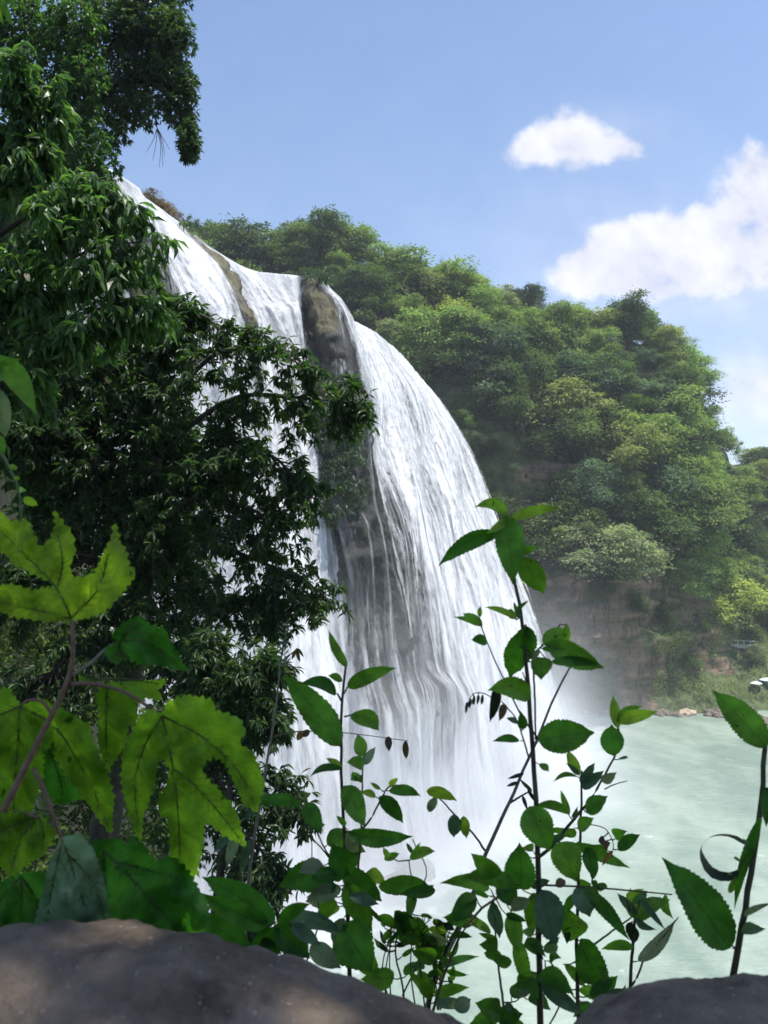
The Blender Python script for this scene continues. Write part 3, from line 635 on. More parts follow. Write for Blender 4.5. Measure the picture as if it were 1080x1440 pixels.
for px, py, pi, c, s, lb in SPECIAL:
    j, i = at_px(px, py); r = place_tree(H[j, i], pi, 'special', s, random.uniform(0, 6), 'special', c); r['label'] = lb
# red-brown tree above the left lip
pt = P(218, 300, 108); rt = place_tree(pt - Vector((0, 0, 7.6*.62)), 4, 'special', .62, 1.0, 'special', (.13, .085, .05)); rt['label'] = 'reddish brown tree above the left lip of the waterfall'
pt = P(196, 290, 104); rt = place_tree(pt - Vector((0, 0, 6.5*.45)), 0, 'special', .45, 2.0, 'special', (.11, .08, .05)); rt['label'] = 'small brown treetop peeking left of the reddish brown one'
CLIFF_SHRUBS = [(712,830,5),(735,905,5),(765,800,3),(800,868,5),(822,930,5),(850,850,3),(872,905,5),(895,862,3),(915,925,5),(930,880,3),(950,905,5),(965,935,5)]
ORD = ['first', 'second', 'third', 'fourth', 'fifth', 'sixth', 'seventh', 'eighth', 'ninth', 'tenth', 'eleventh', 'twelfth', 'thirteenth', 'fourteenth', 'fifteenth', 'sixteenth', 'seventeenth', 'eighteenth', 'nineteenth', 'twentieth']
for k, (px, py, pi) in enumerate(CLIFF_SHRUBS):
    j, i = at_px(px, py); r = place_tree(Vector(H[j, i]) - Vector((0, -.6, .8)), pi, 'special', random.uniform(.7, 1.15), random.uniform(0, 6), 'special', random.choice([(.07, .10, .04), (.10, .14, .05), (.13, .17, .06)]))
    r['label'] = f'green shrub clinging to the low cliff above the pool, {ORD[k]} along from the waterfall'
groups = {}
for t in TREES:
    t['o']['category'] = 'tree'; t['o']['group'] = 'trees on the hill behind the waterfall'
    if t['where'] != 'special': groups.setdefault((t['where'], t['tone'], t['shape']), []).append(t)
for (wh, tone, shp), ts in groups.items():
    ts.sort(key=lambda t: t['px'])
    for k, t in enumerate(ts):
        if len(ts) == 1: t['o']['label'] = f'the {tone} {shp} tree {wh}'
        else: t['o']['label'] = f'{tone} {shp} tree {wh}, {ORD[min(k, 19)]} of its kind from the waterfall'

# undergrowth between the trees: one mass of leaves
def scatter_hill(n, cond, jit=.6):
    out_p, out_n = [], []
    while len(out_p) < n:
        j = rng.integers(0, HNV-2, 4000); i = rng.integers(0, HNU-2, 4000)
        ok = cond(HP[j, i, 0], HP[j, i, 1], j)
        a = rng.random((4000, 1)); b = rng.random((4000, 1))
        p = H[j, i]*(1-a)*(1-b) + H[j, i+1]*a*(1-b) + H[j+1, i]*(1-a)*b + H[j+1, i+1]*a*b
        out_p += list(p[ok]); out_n += list(HN[j, i][ok])
    return np.array(out_p[:n]), np.array(out_n[:n])
def tufts(name, mt, n, per, cond, size, spread, label, up=.3, seedv=0):
    p, nr = scatter_hill(n, cond)
    keep = np.array([mnoise.noise(Vector(q*.09) + Vector((seedv, 0, 0))) for q in p]) > -.16
    p, nr = p[keep], nr[keep]; n = len(p)
    pos = np.repeat(p, per, 0) + np.repeat(nr, per, 0)*rng.uniform(0, spread, (n*per, 1)) + rng.normal(size=(n*per, 3))*spread*.55
    d = unit(np.repeat(nr, per, 0)*.5 + rng.normal(size=(n*per, 3))*.8 + np.array([0, 0, -.3])); nn_ = unit(np.repeat(nr, per, 0)*.5 + rng.normal(size=(n*per, 3))*.5 + np.array([0, 0, .8]))
    tone = np.repeat(rng.uniform(.15, .85, n), per) + rng.uniform(-.15, .15, n*per)
    V, Fc, A = leaf_cloud(pos, d, nn_, rng.uniform(.7, 1.4, n*per)*size, rng.uniform(.4, .7, n*per)*size, np.clip(tone, 0, 1), simple=True)
    o = mesh_obj(name, V, Fc, mt, None, False, A); tag(o, label, 'undergrowth', None, 'stuff'); return o
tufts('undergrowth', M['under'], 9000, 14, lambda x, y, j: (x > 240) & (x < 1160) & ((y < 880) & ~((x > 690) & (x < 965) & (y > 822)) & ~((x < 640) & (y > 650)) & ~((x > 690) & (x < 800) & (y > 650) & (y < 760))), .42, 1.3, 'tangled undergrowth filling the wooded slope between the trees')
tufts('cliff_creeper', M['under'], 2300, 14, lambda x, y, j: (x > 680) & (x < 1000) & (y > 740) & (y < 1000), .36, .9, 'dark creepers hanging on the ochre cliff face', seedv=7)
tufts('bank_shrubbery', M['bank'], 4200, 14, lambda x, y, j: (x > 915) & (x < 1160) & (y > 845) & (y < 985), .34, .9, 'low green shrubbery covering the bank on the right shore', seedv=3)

# shore boulders
def boulder(name, p, s, mt, seed, lab, grp=None, flat=.6):
    bm = bmesh.new(); bmesh.ops.create_icosphere(bm, subdivisions=4, radius=1.0)
    for v in bm.verts:
        c = v.co; k = 1 + .42*mnoise.fractal(c*1.1 + Vector((seed, 0, 0)), 1, 2, 4) ; cc = mnoise.cell(c*1.6 + Vector((seed, 2, 0)))*.10
        v.co = Vector((c.x*1.25, c.y, c.z*flat))*(k + cc)*s
    me = bpy.data.meshes.new(name); bm.to_mesh(me); bm.free(); me.materials.append(mt)
    me.polygons.foreach_set('use_smooth', np.ones(len(me.polygons), bool))
    o = bpy.data.objects.new(name, me); o.location = p; o.rotation_euler = (0, 0, seed*2.3); col.objects.link(o); tag(o, lab, 'boulder', grp); return o
G_ = 'boulders along the far shore'
def shore(px, py, zoff=0):
    r = ray(px, py); D = r.y*(WATER_Z)/r.z; return P(px, py, D) + Vector((0, 0, zoff))
bd = [(822, 1003, 1.7, 'pale_rock', 'squat tan boulder at the waterline below the lone green weed'), (965, 1004, 1.9, 'pale_rock', 'flat pale boulder at the waterline below the ochre cliff'), (1030, 1012, 1.8, 'pale_rock', 'cream slab of rock at the waterline by the big leaf tip'),
 (942, 990, 2.8, 'shore_rock', 'large dark boulder just above the flat pale one'), (898, 1000, 3.0, 'shore_rock', 'broad brown boulder at the foot of the ochre cliff'), (870, 1004, 2.2, 'shore_rock', 'brown boulder left of the broad one at the cliff foot'), (992, 992, 2.6, 'shore_rock', 'rounded dark boulder under the shrubby bank'),
 (1012, 1003, 1.6, 'shore_rock', 'small boulder between the rounded dark one and the cream slab'), (1052, 1000, 2.0, 'shore_rock', 'boulder on the open bank below the umbrellas'), (850, 1005, 1.5, 'shore_rock', 'small boulder next to the squat tan one'), (925, 1004, 1.3, 'shore_rock', 'little boulder in the water before the large dark one'), (1072, 1016, 1.5, 'shore_rock', 'farthest right boulder at the waterline')]
for k, (px, py, s, mt, lb) in enumerate(bd): boulder('boulder', shore(px, py, .1), s, M[mt], k*1.37 + .5, lb, G_)
boulder('rock', P(583, 1222, 92), 2.0, M['wet_rock'], 9.1, 'low wet rock in the foam at the foot of the waterfall', None, .45)
boulder('rock', P(560, 1236, 88), 1.3, M['wet_rock'], 5.7, 'smaller wet rock left of the low one in the foam', None, .45)
for k in range(80):   # rubble fringe along the foot of the cliff
    px = random.uniform(800, 1085); q = shore(px, random.uniform(996, 1008) + max(0, px-980)*.12, .0)
    o = boulder('boulder', q, random.uniform(.5, 1.5), M['shore_rock'], k*.77 + 20, 'small brown stone among the rubble at the waterline of the far shore', 'small stones of the far shore rubble', .7)

# walkway with railing, two umbrellas with people under them on the right bank
j, i = at_px(1040, 905)
w0 = P(1026, 908, 214); w1 = P(1062, 910, 212)
wk = empty('walkway', w0); tag(wk, 'short pale walkway with posts among the shrubs', 'walkway')
b = MB(); dirw = (w1 - w0); nx = Vector((0, 1.6, 0))
def boxp(b, a, c, wy, hz):   # a bar between two points
    a = Vector(a); c = Vector(c); q = []
    for e in (a, c):
        for sy in (-1, 1):
            for sz in (-1, 1): q.append(tuple(e + Vector((0, sy*wy/2, sz*hz/2))))
    b.add(q, [(0, 1, 3, 2), (4, 6, 7, 5), (0, 4, 5, 1), (2, 3, 7, 6), (0, 2, 6, 4), (1, 5, 7, 3)])
boxp(b, w0, w1, 2.2, .9); b.build('deck', M['walk'], wk, False, w0)
for k in range(5):
    p = w0.lerp(w1, k/4) + Vector((0, -1.0, 0)); b = MB(); b.tube([p + Vector((0, 0, .4)), p + Vector((0, 0, 1.7))], .09, 6); b.build('post', M['white'], wk, False, w0)
b = MB(); a_ = w0 + Vector((0, -1.0, 1.65)); c_ = w1 + Vector((0, -1.0, 1.65)); b.tube([a_, c_], .07, 6); b.build('rail', M['white'], wk, False, w0)
def umbrella(p, mt, lab, r=1.5):
    root = empty('umbrella', p); tag(root, lab, 'umbrella', 'umbrellas on the right bank')
    b = MB(); V = [(0, 0, 2.6)]; n = 8; rings = 4
    for k in range(1, rings+1):
        a = k/rings
        for q in range(n*2):
            an = math.pi*q/n; sag = 1 - .06*(q % 2)*a; V.append((math.cos(an)*r*a*sag, math.sin(an)*r*a*sag, 2.6 - .55*a**1.7))
    m_ = n*2; Fc = [(0, 1+q, 1+(q+1) % m_) for q in range(m_)] + [(1+(k-1)*m_+q, 1+k*m_+q, 1+k*m_+(q+1) % m_, 1+(k-1)*m_+(q+1) % m_) for k in range(1, rings) for q in range(m_)]
    b.add(V, Fc); b.build('canopy', mt, root); b = MB(); b.tube([(0, 0, 0), (0, 0, 2.7)], .035, 6); b.build('pole', M['white'], root)
pu = Vector(H[at_px(1064, 972)]); umbrella(pu - Vector((0, 0, .2)), M['white_cloth'], 'small white umbrella on the right bank')
pu = Vector(H[at_px(1079, 966)]); umbrella(pu - Vector((0, 0, .2)), M['blue_cloth'], 'larger pale blue umbrella behind the white one', 2.0)

# trees of the far hill
for k in range(60):
    t = random.random(); x = random.uniform(120, 420); i_ = int(np.clip((x-110)/460*59, 0, 59)); jrow = random.randint(5, 13)
    p = Vector(fr[jrow*60 + i_]); r = place_tree(p, random.choice([0, 1, 2, 4]), 'mid green', random.uniform(1.0, 1.5), random.uniform(0, 6), 'special', random.choice([(.05, .085, .03), (.06, .09, .035), (.045, .075, .03)]))
    r['category'] = 'tree'; r['group'] = 'hazy trees on the far hill at the right edge'; r['label'] = 'hazy green tree on the far hill at the right edge'

# ------------------------------------------------------------------ near bank on the left
NC = [(-500,[(1700,5),(1200,9),(600,14),(0,20),(-400,26)]), (-150,[(1800,5),(1250,10),(800,16),(400,22),(100,28)]), (0,[(1900,5),(1300,11),(950,18),(700,25),(420,32)]),
      (120,[(2000,5),(1400,12),(1150,20),(950,28),(760,36)]), (220,[(2200,5),(1700,12),(1400,20),(1250,30),(1130,40)]), (330,[(2600,5),(2200,9),(1800,16),(1550,28),(1440,44)]), (600,[(3200,5),(2800,8),(2400,12),(2000,20),(1700,36)])]
nr_ = np.array([catmull([list(P(px, a, d)) for a, d in q], 50, [0, 1, 2, 3, 4]) for px, q in NC])
NB = np.array([catmull(nr_[:, j, :], 70, [c[0] for c in NC]) for j in range(50)])
NB = np.concatenate([NB, (NB[-1] + np.array([-6, 4, -30]))[None]], 0)
for j in range(51):
    for i in range(70):
        NB[j, i] += np.array([0, 0, 1])*mnoise.fractal(Vector(NB[j, i]*.3), 1, 2, 4)*.8
nb = mesh_obj('hillside', NB.reshape(-1, 3), grid_faces(51, 70), M['soil'], None, True); tag(nb, 'dark earthy slope under the near trees', 'slope', None, 'structure')

# ------------------------------------------------------------------ near trees on the left
class Tree:
    def __init__(s, name, mt, label, cat='tree', group=None, loc=(0, 0, 0)):
        s.root = empty(name, loc); tag(s.root, label, cat, group); s.loc = np.array(loc)
        s.w = MB(); s.l = MB(); s.mt = mt
    def wood(s, pts, r0, r1, k=7, n=16):
        q = path3(pts, n); s.w.tube(q, list(np.linspace(r0, r1, n)), k); return q
    def clusters(s, P0, dirs, L, W, k=6, spread=.9, simple=False, tone=None, droop=.25, down=.5):
        """whorls of k leaflets at each twig tip"""
        n = len(P0); d0 = np.repeat(unit(dirs), k, 0); pos = np.repeat(P0, k, 0)
        d = unit(d0*.6 + rng.normal(size=(n*k, 3))*spread*np.array([1, .8, .7]) + np.array([0, 0, -down]))
        nn_ = unit(rng.normal(size=(n*k, 3))*.45 + np.array([0, -.15, .9]))
        tn = (np.repeat(rng.uniform(.2, .8, n), k) if tone is None else np.repeat(tone, k)) + rng.uniform(-.18, .18, n*k)
        s.l.add(*leaf_cloud(pos, d, nn_, L*rng.uniform(.65, 1.25, n*k), W*rng.uniform(.7, 1.2, n*k), np.clip(tn, 0, 1), simple=simple, droop=droop))
    def bough(s, pts, r0, ntw, reach, L, W, k=6, sag=.25, leafy=.15, per=3, **kw):
        q = s.wood(pts, r0, r0*.22); Q = np.array([tuple(v) for v in q]); total = np.linalg.norm(Q[-1]-Q[0])
        tips, dirs = [], []
        for _ in range(ntw):
            t = leafy + (1-leafy)*random.random()**.75; f = t*(len(Q)-1); i = min(int(f), len(Q)-2); a = Q[i] + (Q[i+1]-Q[i])*(f-i)
            dr = Q[i+1]-Q[i]; dr = dr/np.linalg.norm(dr); side = rng.normal(size=3)*np.array([.9, .9, .75]); side /= np.linalg.norm(side)
            dd = dr*.55 + side*.85 + np.array([0, 0, -sag*.5]); dd /= np.linalg.norm(dd); rl = reach*random.uniform(.3, 1.0)*(1.15 - .5*t)
            mid = a + dd*rl*.55; e = a + dd*rl + np.array([0, 0, -sag*rl])
            s.w.tube([a, mid, e], [r0*.16, r0*.10, r0*.05], 4)
            for m_ in range(per):
                f2 = 1 - m_*.9/per
                pp = (mid*(1-f2) + e*f2) if m_ else e
                tips.append(pp + rng.normal(size=3)*L*.25); dirs.append(dd + np.array([0, 0, -sag]))
        s.clusters(np.array(tips), np.array(dirs), L, W, k, **kw)
    def mass(s, px, py, D, rx, ry, rd, n, L, W, k=5, hollow=.35, **kw):
        """foliage filling an ellipsoid of real size (px radii measured at its distance)"""
        sc = D/FPX; c = np.array(tuple(P(px, py, D)))
        v = unit(rng.normal(size=(n, 3)))*(hollow + (1-hollow)*rng.random((n, 1))**.6)
        nz_ = np.array([mnoise.noise(Vector(q*2.2 + c)) for q in v]); v = v[nz_ > -.22]; 
        pos = c + v*np.array([rx*sc, rd, ry*sc]); tn = np.array([.5 + .9*mnoise.noise(Vector(q*(1.6/(rx*sc)))) for q in pos])
        s.clusters(pos, v + rng.normal(size=v.shape)*.3, L, W, k, tone=np.clip(tn, .05, .95), **kw)
    def mass_at(s, c, rad, n, L, W, k=5):
        c = np.array(c, float); v = unit(rng.normal(size=(n, 3)))*rng.random((n, 1))**.4; keep = np.array([mnoise.noise(Vector(q*2.4)) for q in v]) > -.12; v = v[keep]
        s.clusters(c + v*np.array(rad), v, L, W, k, droop=.4, down=.8)
    def done(s):
        if s.w.n: s.w.build('trunk', M['bark'], s.root, True, s.loc)
        s.l.build('crown', s.mt, s.root, False, s.loc); return s.root

# 1 dark tree with whorled leaves reaching across the falls
T = Tree('tree', M['tree_dark'], 'big dark tree whose boughs of hanging whorled leaves cross the waterfall', loc=P(100, 1350, 11))
T.wood([(90,1500,11),(150,1150,11),(195,850,11),(215,640,11),(190,400,11.5),(165,330,12)], .26, .09, 9)
T.wood([(195,850,11),(120,620,10.5),(20,540,10)], .12, .05)
LL, WW = .135, .042
for pts, n, rch in [
 ([(215,640,11),(330,560,10.2),(430,560,9.8),(508,568,9.6)], 62, .75),
 ([(212,600,11),(300,500,10.2),(380,490,9.9),(425,515,9.7)], 55, .7),
 ([(215,640,11),(300,640,10.3),(380,640,10),(420,680,9.8)], 76, .85),
 ([(213,690,11),(300,700,10.3),(360,720,10),(395,735,9.8)], 55, .7),
 ([(205,780,11),(300,770,10.4),(390,800,10.1),(455,835,10)], 62, .7),
 ([(205,800,11),(280,840,10.4),(340,850,10.2),(380,855,10.1)], 72, .75),
 ([(205,560,11),(255,450,10.6),(290,445,10.4),(310,470,10.3)], 55, .65),
 ([(200,500,11.2),(215,440,10.8),(240,430,10.7),(250,460,10.6)], 70, .8),
 ([(180,900,11),(260,930,10.5),(300,950,10.4),(330,1000,10.4)], 85, .8),
 ([(200,700,11),(150,640,10.6),(90,600,10.4),(20,610,10.2)], 110, .9),
 ([(190,820,11),(120,780,10.5),(60,790,10.4),(10,830,10.2)], 100, .9),
 ([(200,600,11),(130,520,10.6),(70,500,10.4),(10,520,10.2)], 110, .9),
 ([(180,900,11),(120,900,10.5),(70,950,10.3),(20,1000,10.2)], 90, .9),
 ([(205,760,11),(250,720,10.6),(280,690,10.5),(320,600,10.4)], 85, .85)]:
    T.bough(pts, .05, n, rch, LL, WW, k=6, sag=.35, per=6)
for a in [(150,620,11.6,120,120,.9,1000),(220,700,11.8,90,130,.8,1000),(90,760,11.8,110,110,.9,800),(250,590,11.4,45,70,.6,300),(210,860,11.8,90,90,.8,700),(60,600,12,100,100,.9,700),(205,560,10.5,50,90,.35,420),(200,740,10.5,55,100,.35,480),(170,880,10.4,60,70,.35,350),(100,680,10.6,80,120,.4,700),(260,780,11.3,45,70,.5,300),(190,520,11.9,80,60,.7,600)]:
    T.mass(*a, LL*.95, WW, k=6, down=.7)
T.done()
# 2 lower shrub tree by the water curtain
T = Tree('tree', M['tree_dark'], 'slender dark tree with narrow leaves low in front of the white curtain', loc=P(280, 1420, 9))
T.wood([(270,1560,9),(300,1300,9),(320,1150,9),(330,1000,9.1)], .07, .03)
for pts, n, rch in [([(325,1100,9),(360,1090,8.8),(400,1120,8.7),(420,1150,8.6)], 60, .5), ([(320,1150,9),(350,1180,8.8),(370,1200,8.7),(385,1240,8.7)], 60, .5), ([(330,1000,9),(345,950,8.9),(365,930,8.8),(385,935,8.8)], 70, .5), ([(328,1040,9),(350,1010,8.9),(370,1000,8.8),(385,1020,8.8)], 60, .5), ([(310,1250,9),(330,1270,8.9),(345,1280,8.9),(355,1310,8.8)], 40, .4), ([(320,1120,9),(290,1060,9.2),(270,1020,9.2),(250,1000,9.2)], 60, .5), ([(330,1000,9),(310,950,9.1),(290,920,9.2),(300,900,9.2)], 60, .5)]:
    T.bough(pts, .03, n, rch, .125, .034, k=6, sag=.3, per=4)
for a in [(300,1010,9.5,60,80,.5,500),(330,1160,9.3,40,100,.4,350),(260,1100,9.6,60,120,.5,450)]: T.mass(*a, .12, .034, k=5, down=.6)
T.done()
# 3 tree with long drooping leaves, upper left
T = Tree('tree', M['tree_drop'], 'tree with long glossy drooping leaves at the upper left', loc=P(-60, 900, 6.5))
T.wood([(-90,1100,6.5),(-60,700,6.5),(-30,450,6.5),(20,250,6.6)], .12, .05)
for pts, n, rch in [([(-40,500,6.5),(50,400,6.1),(130,350,5.9),(200,340,5.8)], 44, .42), ([(0,330,6.5),(60,290,6.1),(110,260,6),(150,250,5.9)], 38, .4), ([(-30,420,6.5),(60,330,6.2),(120,300,6),(190,300,5.9)], 40, .4), ([(10,280,6.6),(40,200,6.3),(50,160,6.2),(60,120,6.2)], 32, .4), ([(-50,560,6.5),(40,480,6.1),(120,440,6),(210,420,5.9)], 40, .4),
  ([(-60,600,6.5),(20,530,6.1),(70,480,6),(120,470,6)], 30, .35), ([(-30,300,6.4),(-10,180,6.2),(5,130,6.1),(20,80,6.1)], 28, .35)]:
    T.bough(pts, .025, n, rch, .15, .046, k=5, sag=.55, per=4, droop=.4, down=.9)
for pts, n, rch in [([(-60,520,6.6),(-20,440,6.3),(10,400,6.2),(40,400,6.1)], 44, .4), ([(-60,620,6.7),(-30,560,6.4),(0,500,6.3),(30,520,6.2)], 40, .4), ([(-50,300,6.6),(-20,200,6.4),(20,190,6.3),(60,220,6.2)], 36, .4)]:
    T.bough(pts, .02, n, rch, .15, .046, k=5, sag=.55, per=5, droop=.4, down=.9)
T.w.tube([P(-30,450,6.5), (-3.9,6.3,3.2), (-4.0,6.2,5.3)], [.08,.07,.06], 8); T.w.tube([(-4.0,6.2,5.2), (-2.4,4.2,5.3), (-.4,2.0,4.9), (1.6,.6,4.4), (3.2,-.6,4.2)], [.06,.05,.04,.03,.02], 8)  # limb carried overhead out of view, bearing the added shade foliage
for e in [(.6,1.9,4.3),(.2,.0,4.4),(2.4,1.6,4.2),(2.2,-.9,4.4)]: T.w.tube([(.4,1.3,4.75), ((.4+e[0])/2,(1.3+e[1])/2,4.8), e], [.025,.018,.008], 6)
T.mass_at((1.3,.6,4.2), (2.6,1.7,.5), 1700, .19, .075); T.mass_at((2.8,-.2,4.4), (1.6,1.6,.5), 600, .19, .075)  # unseen leaf masses added overhead to shade the stones and near plants
T.done()
# 4 high tree with overhanging fine crown, D~22
T = Tree('tree', M['tree_fine'], 'tall tree whose fine dark crown hangs against the sky at the top', loc=P(60, 900, 22))
T.wood([(60,1000,22),(70,600,22),(85,300,22),(110,100,22),(150,-40,22)], .38, .16, 9)
for pts in [[(95,260,22),(140,140,21.5),(190,110,21),(240,120,21)], [(105,140,22),(160,60,21.5),(210,30,21),(255,40,21)], [(120,60,22),(190,-20,22),(230,-60,22),(280,-60,22)], [(170,120,21.5),(220,120,21),(255,160,21),(266,215,21)]]:
    T.wood(pts, .1, .03, 6)
for a in [(195,45,21.5,68,52,1.3,1500),(240,50,21,34,44,.9,650),(175,125,21.5,60,50,1.1,850),(235,105,21.2,34,38,.8,420),(255,150,21.2,24,36,.6,330),(266,198,21,15,32,.4,330),(262,120,21,18,28,.4,160),(150,170,21.5,40,36,.8,300),(200,155,21.3,40,22,.7,200),(225,-30,21.5,60,50,1.2,700)]:
    T.mass(*a, .17, .062, k=6, down=.3, simple=True, hollow=.1)
q = T.wood([(215,155,21),(222,185,21),(226,205,21),(224,235,21)], .015, .005, 4)
for e in [(205,215),(215,225),(232,222),(238,210),(229,235)]: T.w.tube(path3([(221,180,21),((221+e[0])/2+2,198,21),(e[0],e[1],21)], 6), [.012,.01,.008,.007,.006,.004], 4)
T.done()
# 5 vine curtain on the trunk
T = Tree('climbing_vine', M['vine'], 'curtain of climbing vine covering the trunk at the upper left', 'vine', loc=P(95, 500, 20))
T.wood([(100,520,20),(105,300,20),(112,100,20),(115,-20,20)], .06, .03)
for a in [(110,40,20.3,42,60,.8,800),(118,120,20.2,34,60,.7,600),(108,200,20.3,44,60,.8,800),(120,270,20.4,40,50,.8,600),(60,80,20.8,70,90,.9,1400),(20,30,20.8,60,80,.9,1000),(0,280,21,60,90,.9,900),(70,230,21,80,80,.9,900),(150,230,20.8,20,40,.6,150),(10,200,21,60,120,.9,700)]:
    T.mass(*a, .15, .07, k=5, down=.8, simple=True, hollow=.3)
T.done()
# 6 understory shrubs catching the sun
for (nm, pts, lb) in [('shrub', [(70,880,15.5,95,60,1.0,1200),(0,900,15,60,70,.8,500)], 'leafy shrub on the dark slope left of the dark trunk'), ('shrub', [(205,745,16,62,34,.8,700),(165,720,16,40,30,.6,300)], 'sunlit small leaved shrub behind the dark boughs'), ('shrub', [(80,600,17,70,55,.8,500),(50,670,17,50,40,.6,300)], 'speckled shrub deep in the shade above the lobed leaf'), ('shrub', [(130,960,14,80,70,.8,900),(200,920,14.5,60,50,.7,500)], 'green shrub beneath the dark boughs'), ('shrub', [(120,1120,13,90,80,.8,900),(200,1060,13,50,80,.6,500),(60,1230,10,80,70,.6,500),(220,1200,12,60,110,.6,700)], 'low shrub on the slope behind the lobed leaves')]:
    T = Tree(nm, M['shrub'], lb, 'shrub', 'shrubs on the near slope', loc=P(pts[0][0], pts[0][1] + 60, pts[0][2]))
    c = P(*pts[0][:3]); 
    for a in pts:
        T.mass(*a, .10, .042, k=5, down=.3, simple=True, hollow=.2)
        for _ in range(5): T.w.tube([T.root.location, (Vector(T.root.location)+P(*a[:3]))*.5 + Vector((random.uniform(-.3, .3), 0, .1)), P(a[0] + random.uniform(-.6, .6)*a[3], a[1]-random.uniform(0, .6)*a[4], a[2])], [.03, .02, .008], 5)
    T.done()
# 7 moss and ferns hanging on the travertine nose
def rock_fern(px, py, rx, ry, n, lb, D=None):
    d = (pxy[..., 0]-px)**2 + (pxy[..., 1]-py)**2; d[G[..., 1] > 125] = 1e9
    j, i = np.unravel_index(np.argmin(d), d.shape); c = Mid[j, i]
    T = Tree('fern_clump', M['tree_fine'], lb, 'fern', 'ferns growing on the travertine', loc=tuple(c))
    sel = np.argwhere((((pxy[..., 0]-px)/rx)**2 + ((pxy[..., 1]-py)/ry)**2 < 1) & (G[..., 1] < 125))
    sel = sel[rng.integers(0, len(sel), n)]; p = Mid[sel[:, 0], sel[:, 1]] + Nrm[sel[:, 0], sel[:, 1]]*rng.uniform(.2, 1.6, (n, 1)) + rng.normal(size=(n, 3))*.3
    keep = np.array([mnoise.noise(Vector(q*.5)) for q in p]) > -.15; p = p[keep]; nn_ = Nrm[sel[:, 0], sel[:, 1]][keep]
    T.clusters(p, nn_, .75, .16, 7, droop=.45, down=.9, simple=True); T.w = MB(); T.done()
rock_fern(470, 590, 36, 66, 1300, 'ferns hanging from the upper rock column between the streams')
rock_fern(478, 680, 32, 60, 1000, 'ferns hanging halfway down the rock column')
rock_fern(448, 392, 12, 7, 60, 'bright tuft of grass on top of the rock nose at the lip')
rock_fern(262, 322, 14, 6, 50, 'yellowish tuft growing at the head of the brown ridge')

exec_parts = True
# ------------------------------------------------------------------ foreground plants
def blade(b0, b1, w, D0, D1, bend=0., tip=1.0, name='leaf', mt='nettle', parent=None, org=None, cup=.16, tw=.0, serr=.085, roll=0.0, n=30, shape=.42, curl=0.0):
    """serrated leaf from base b0 to tip b1 (photo px), w px wide, D0/D1 distances of its ends"""
    p0 = P(b0[0], b0[1], D0); p1 = P(b1[0], b1[1], D1); ax = p1 - p0; L = ax.length; a = ax.normalized()
    view = ((p0 + p1)*.5).normalized(); side = a.cross(view).normalized(); nrm = side.cross(a).normalized()     # nrm points to viewer or away
    if nrm.dot(view) > 0: nrm = -nrm
    cr_, sr_ = math.cos(roll), math.sin(roll); side, nrm = side*cr_ + nrm*sr_, nrm*cr_ - side*sr_
    Dm = (D0 + D1)/2; W = w*1.12*Dm/FPX; bd_ = bend*Dm/FPX; V, A = [], []; K = 8
    rr = random.random(); ph = random.random()*6
    pt_side = side if side.z > 0 else -side
    for i in range(n+1):
        t = i/n; 
        wid = (math.sin(math.pi*min(1, t**(.5/shape) if t > 0 else 0)))**.8 if t < 1 else 0
        wid = max(0., math.sin(math.pi*(t**.74)))**.78*(1 - .12*t)
        if t > .8: wid *= 1 - .45*math.sin(math.pi*min(1, (t-.8)/.4))
        tooth = (1 - serr*(random.uniform(.5, 1.4) if i % 2 else random.uniform(-.1, .2)))
        c = p0 + ax*t + pt_side*(bd_*4*t*(1-t)) + nrm*(-curl*L*t*t + .03*L*math.sin(t*5+ph))
        ta = tw*(t-.5); sd2 = side*math.cos(ta) + nrm*math.sin(ta); nm2 = nrm*math.cos(ta) - side*math.sin(ta)
        for k in range(K+1):
            s = (k/K*2-1); sw = s*W*.5*wid*(tooth if abs(s) > .99 else 1)
            V.append(c + sd2*sw + nm2*(abs(s)**1.3*W*wid*cup + .012*W*math.sin(t*38 + abs(s)*9))); A.append((t, s, rr))
    Fc = [(i*(K+1)+k, i*(K+1)+k+1, (i+1)*(K+1)+k+1, (i+1)*(K+1)+k) for i in range(n) for k in range(K)]
    return mesh_obj(name, np.array([tuple(v) for v in V]) - (np.array(org) if org is not None else 0), Fc, M[mt], parent, True, A)
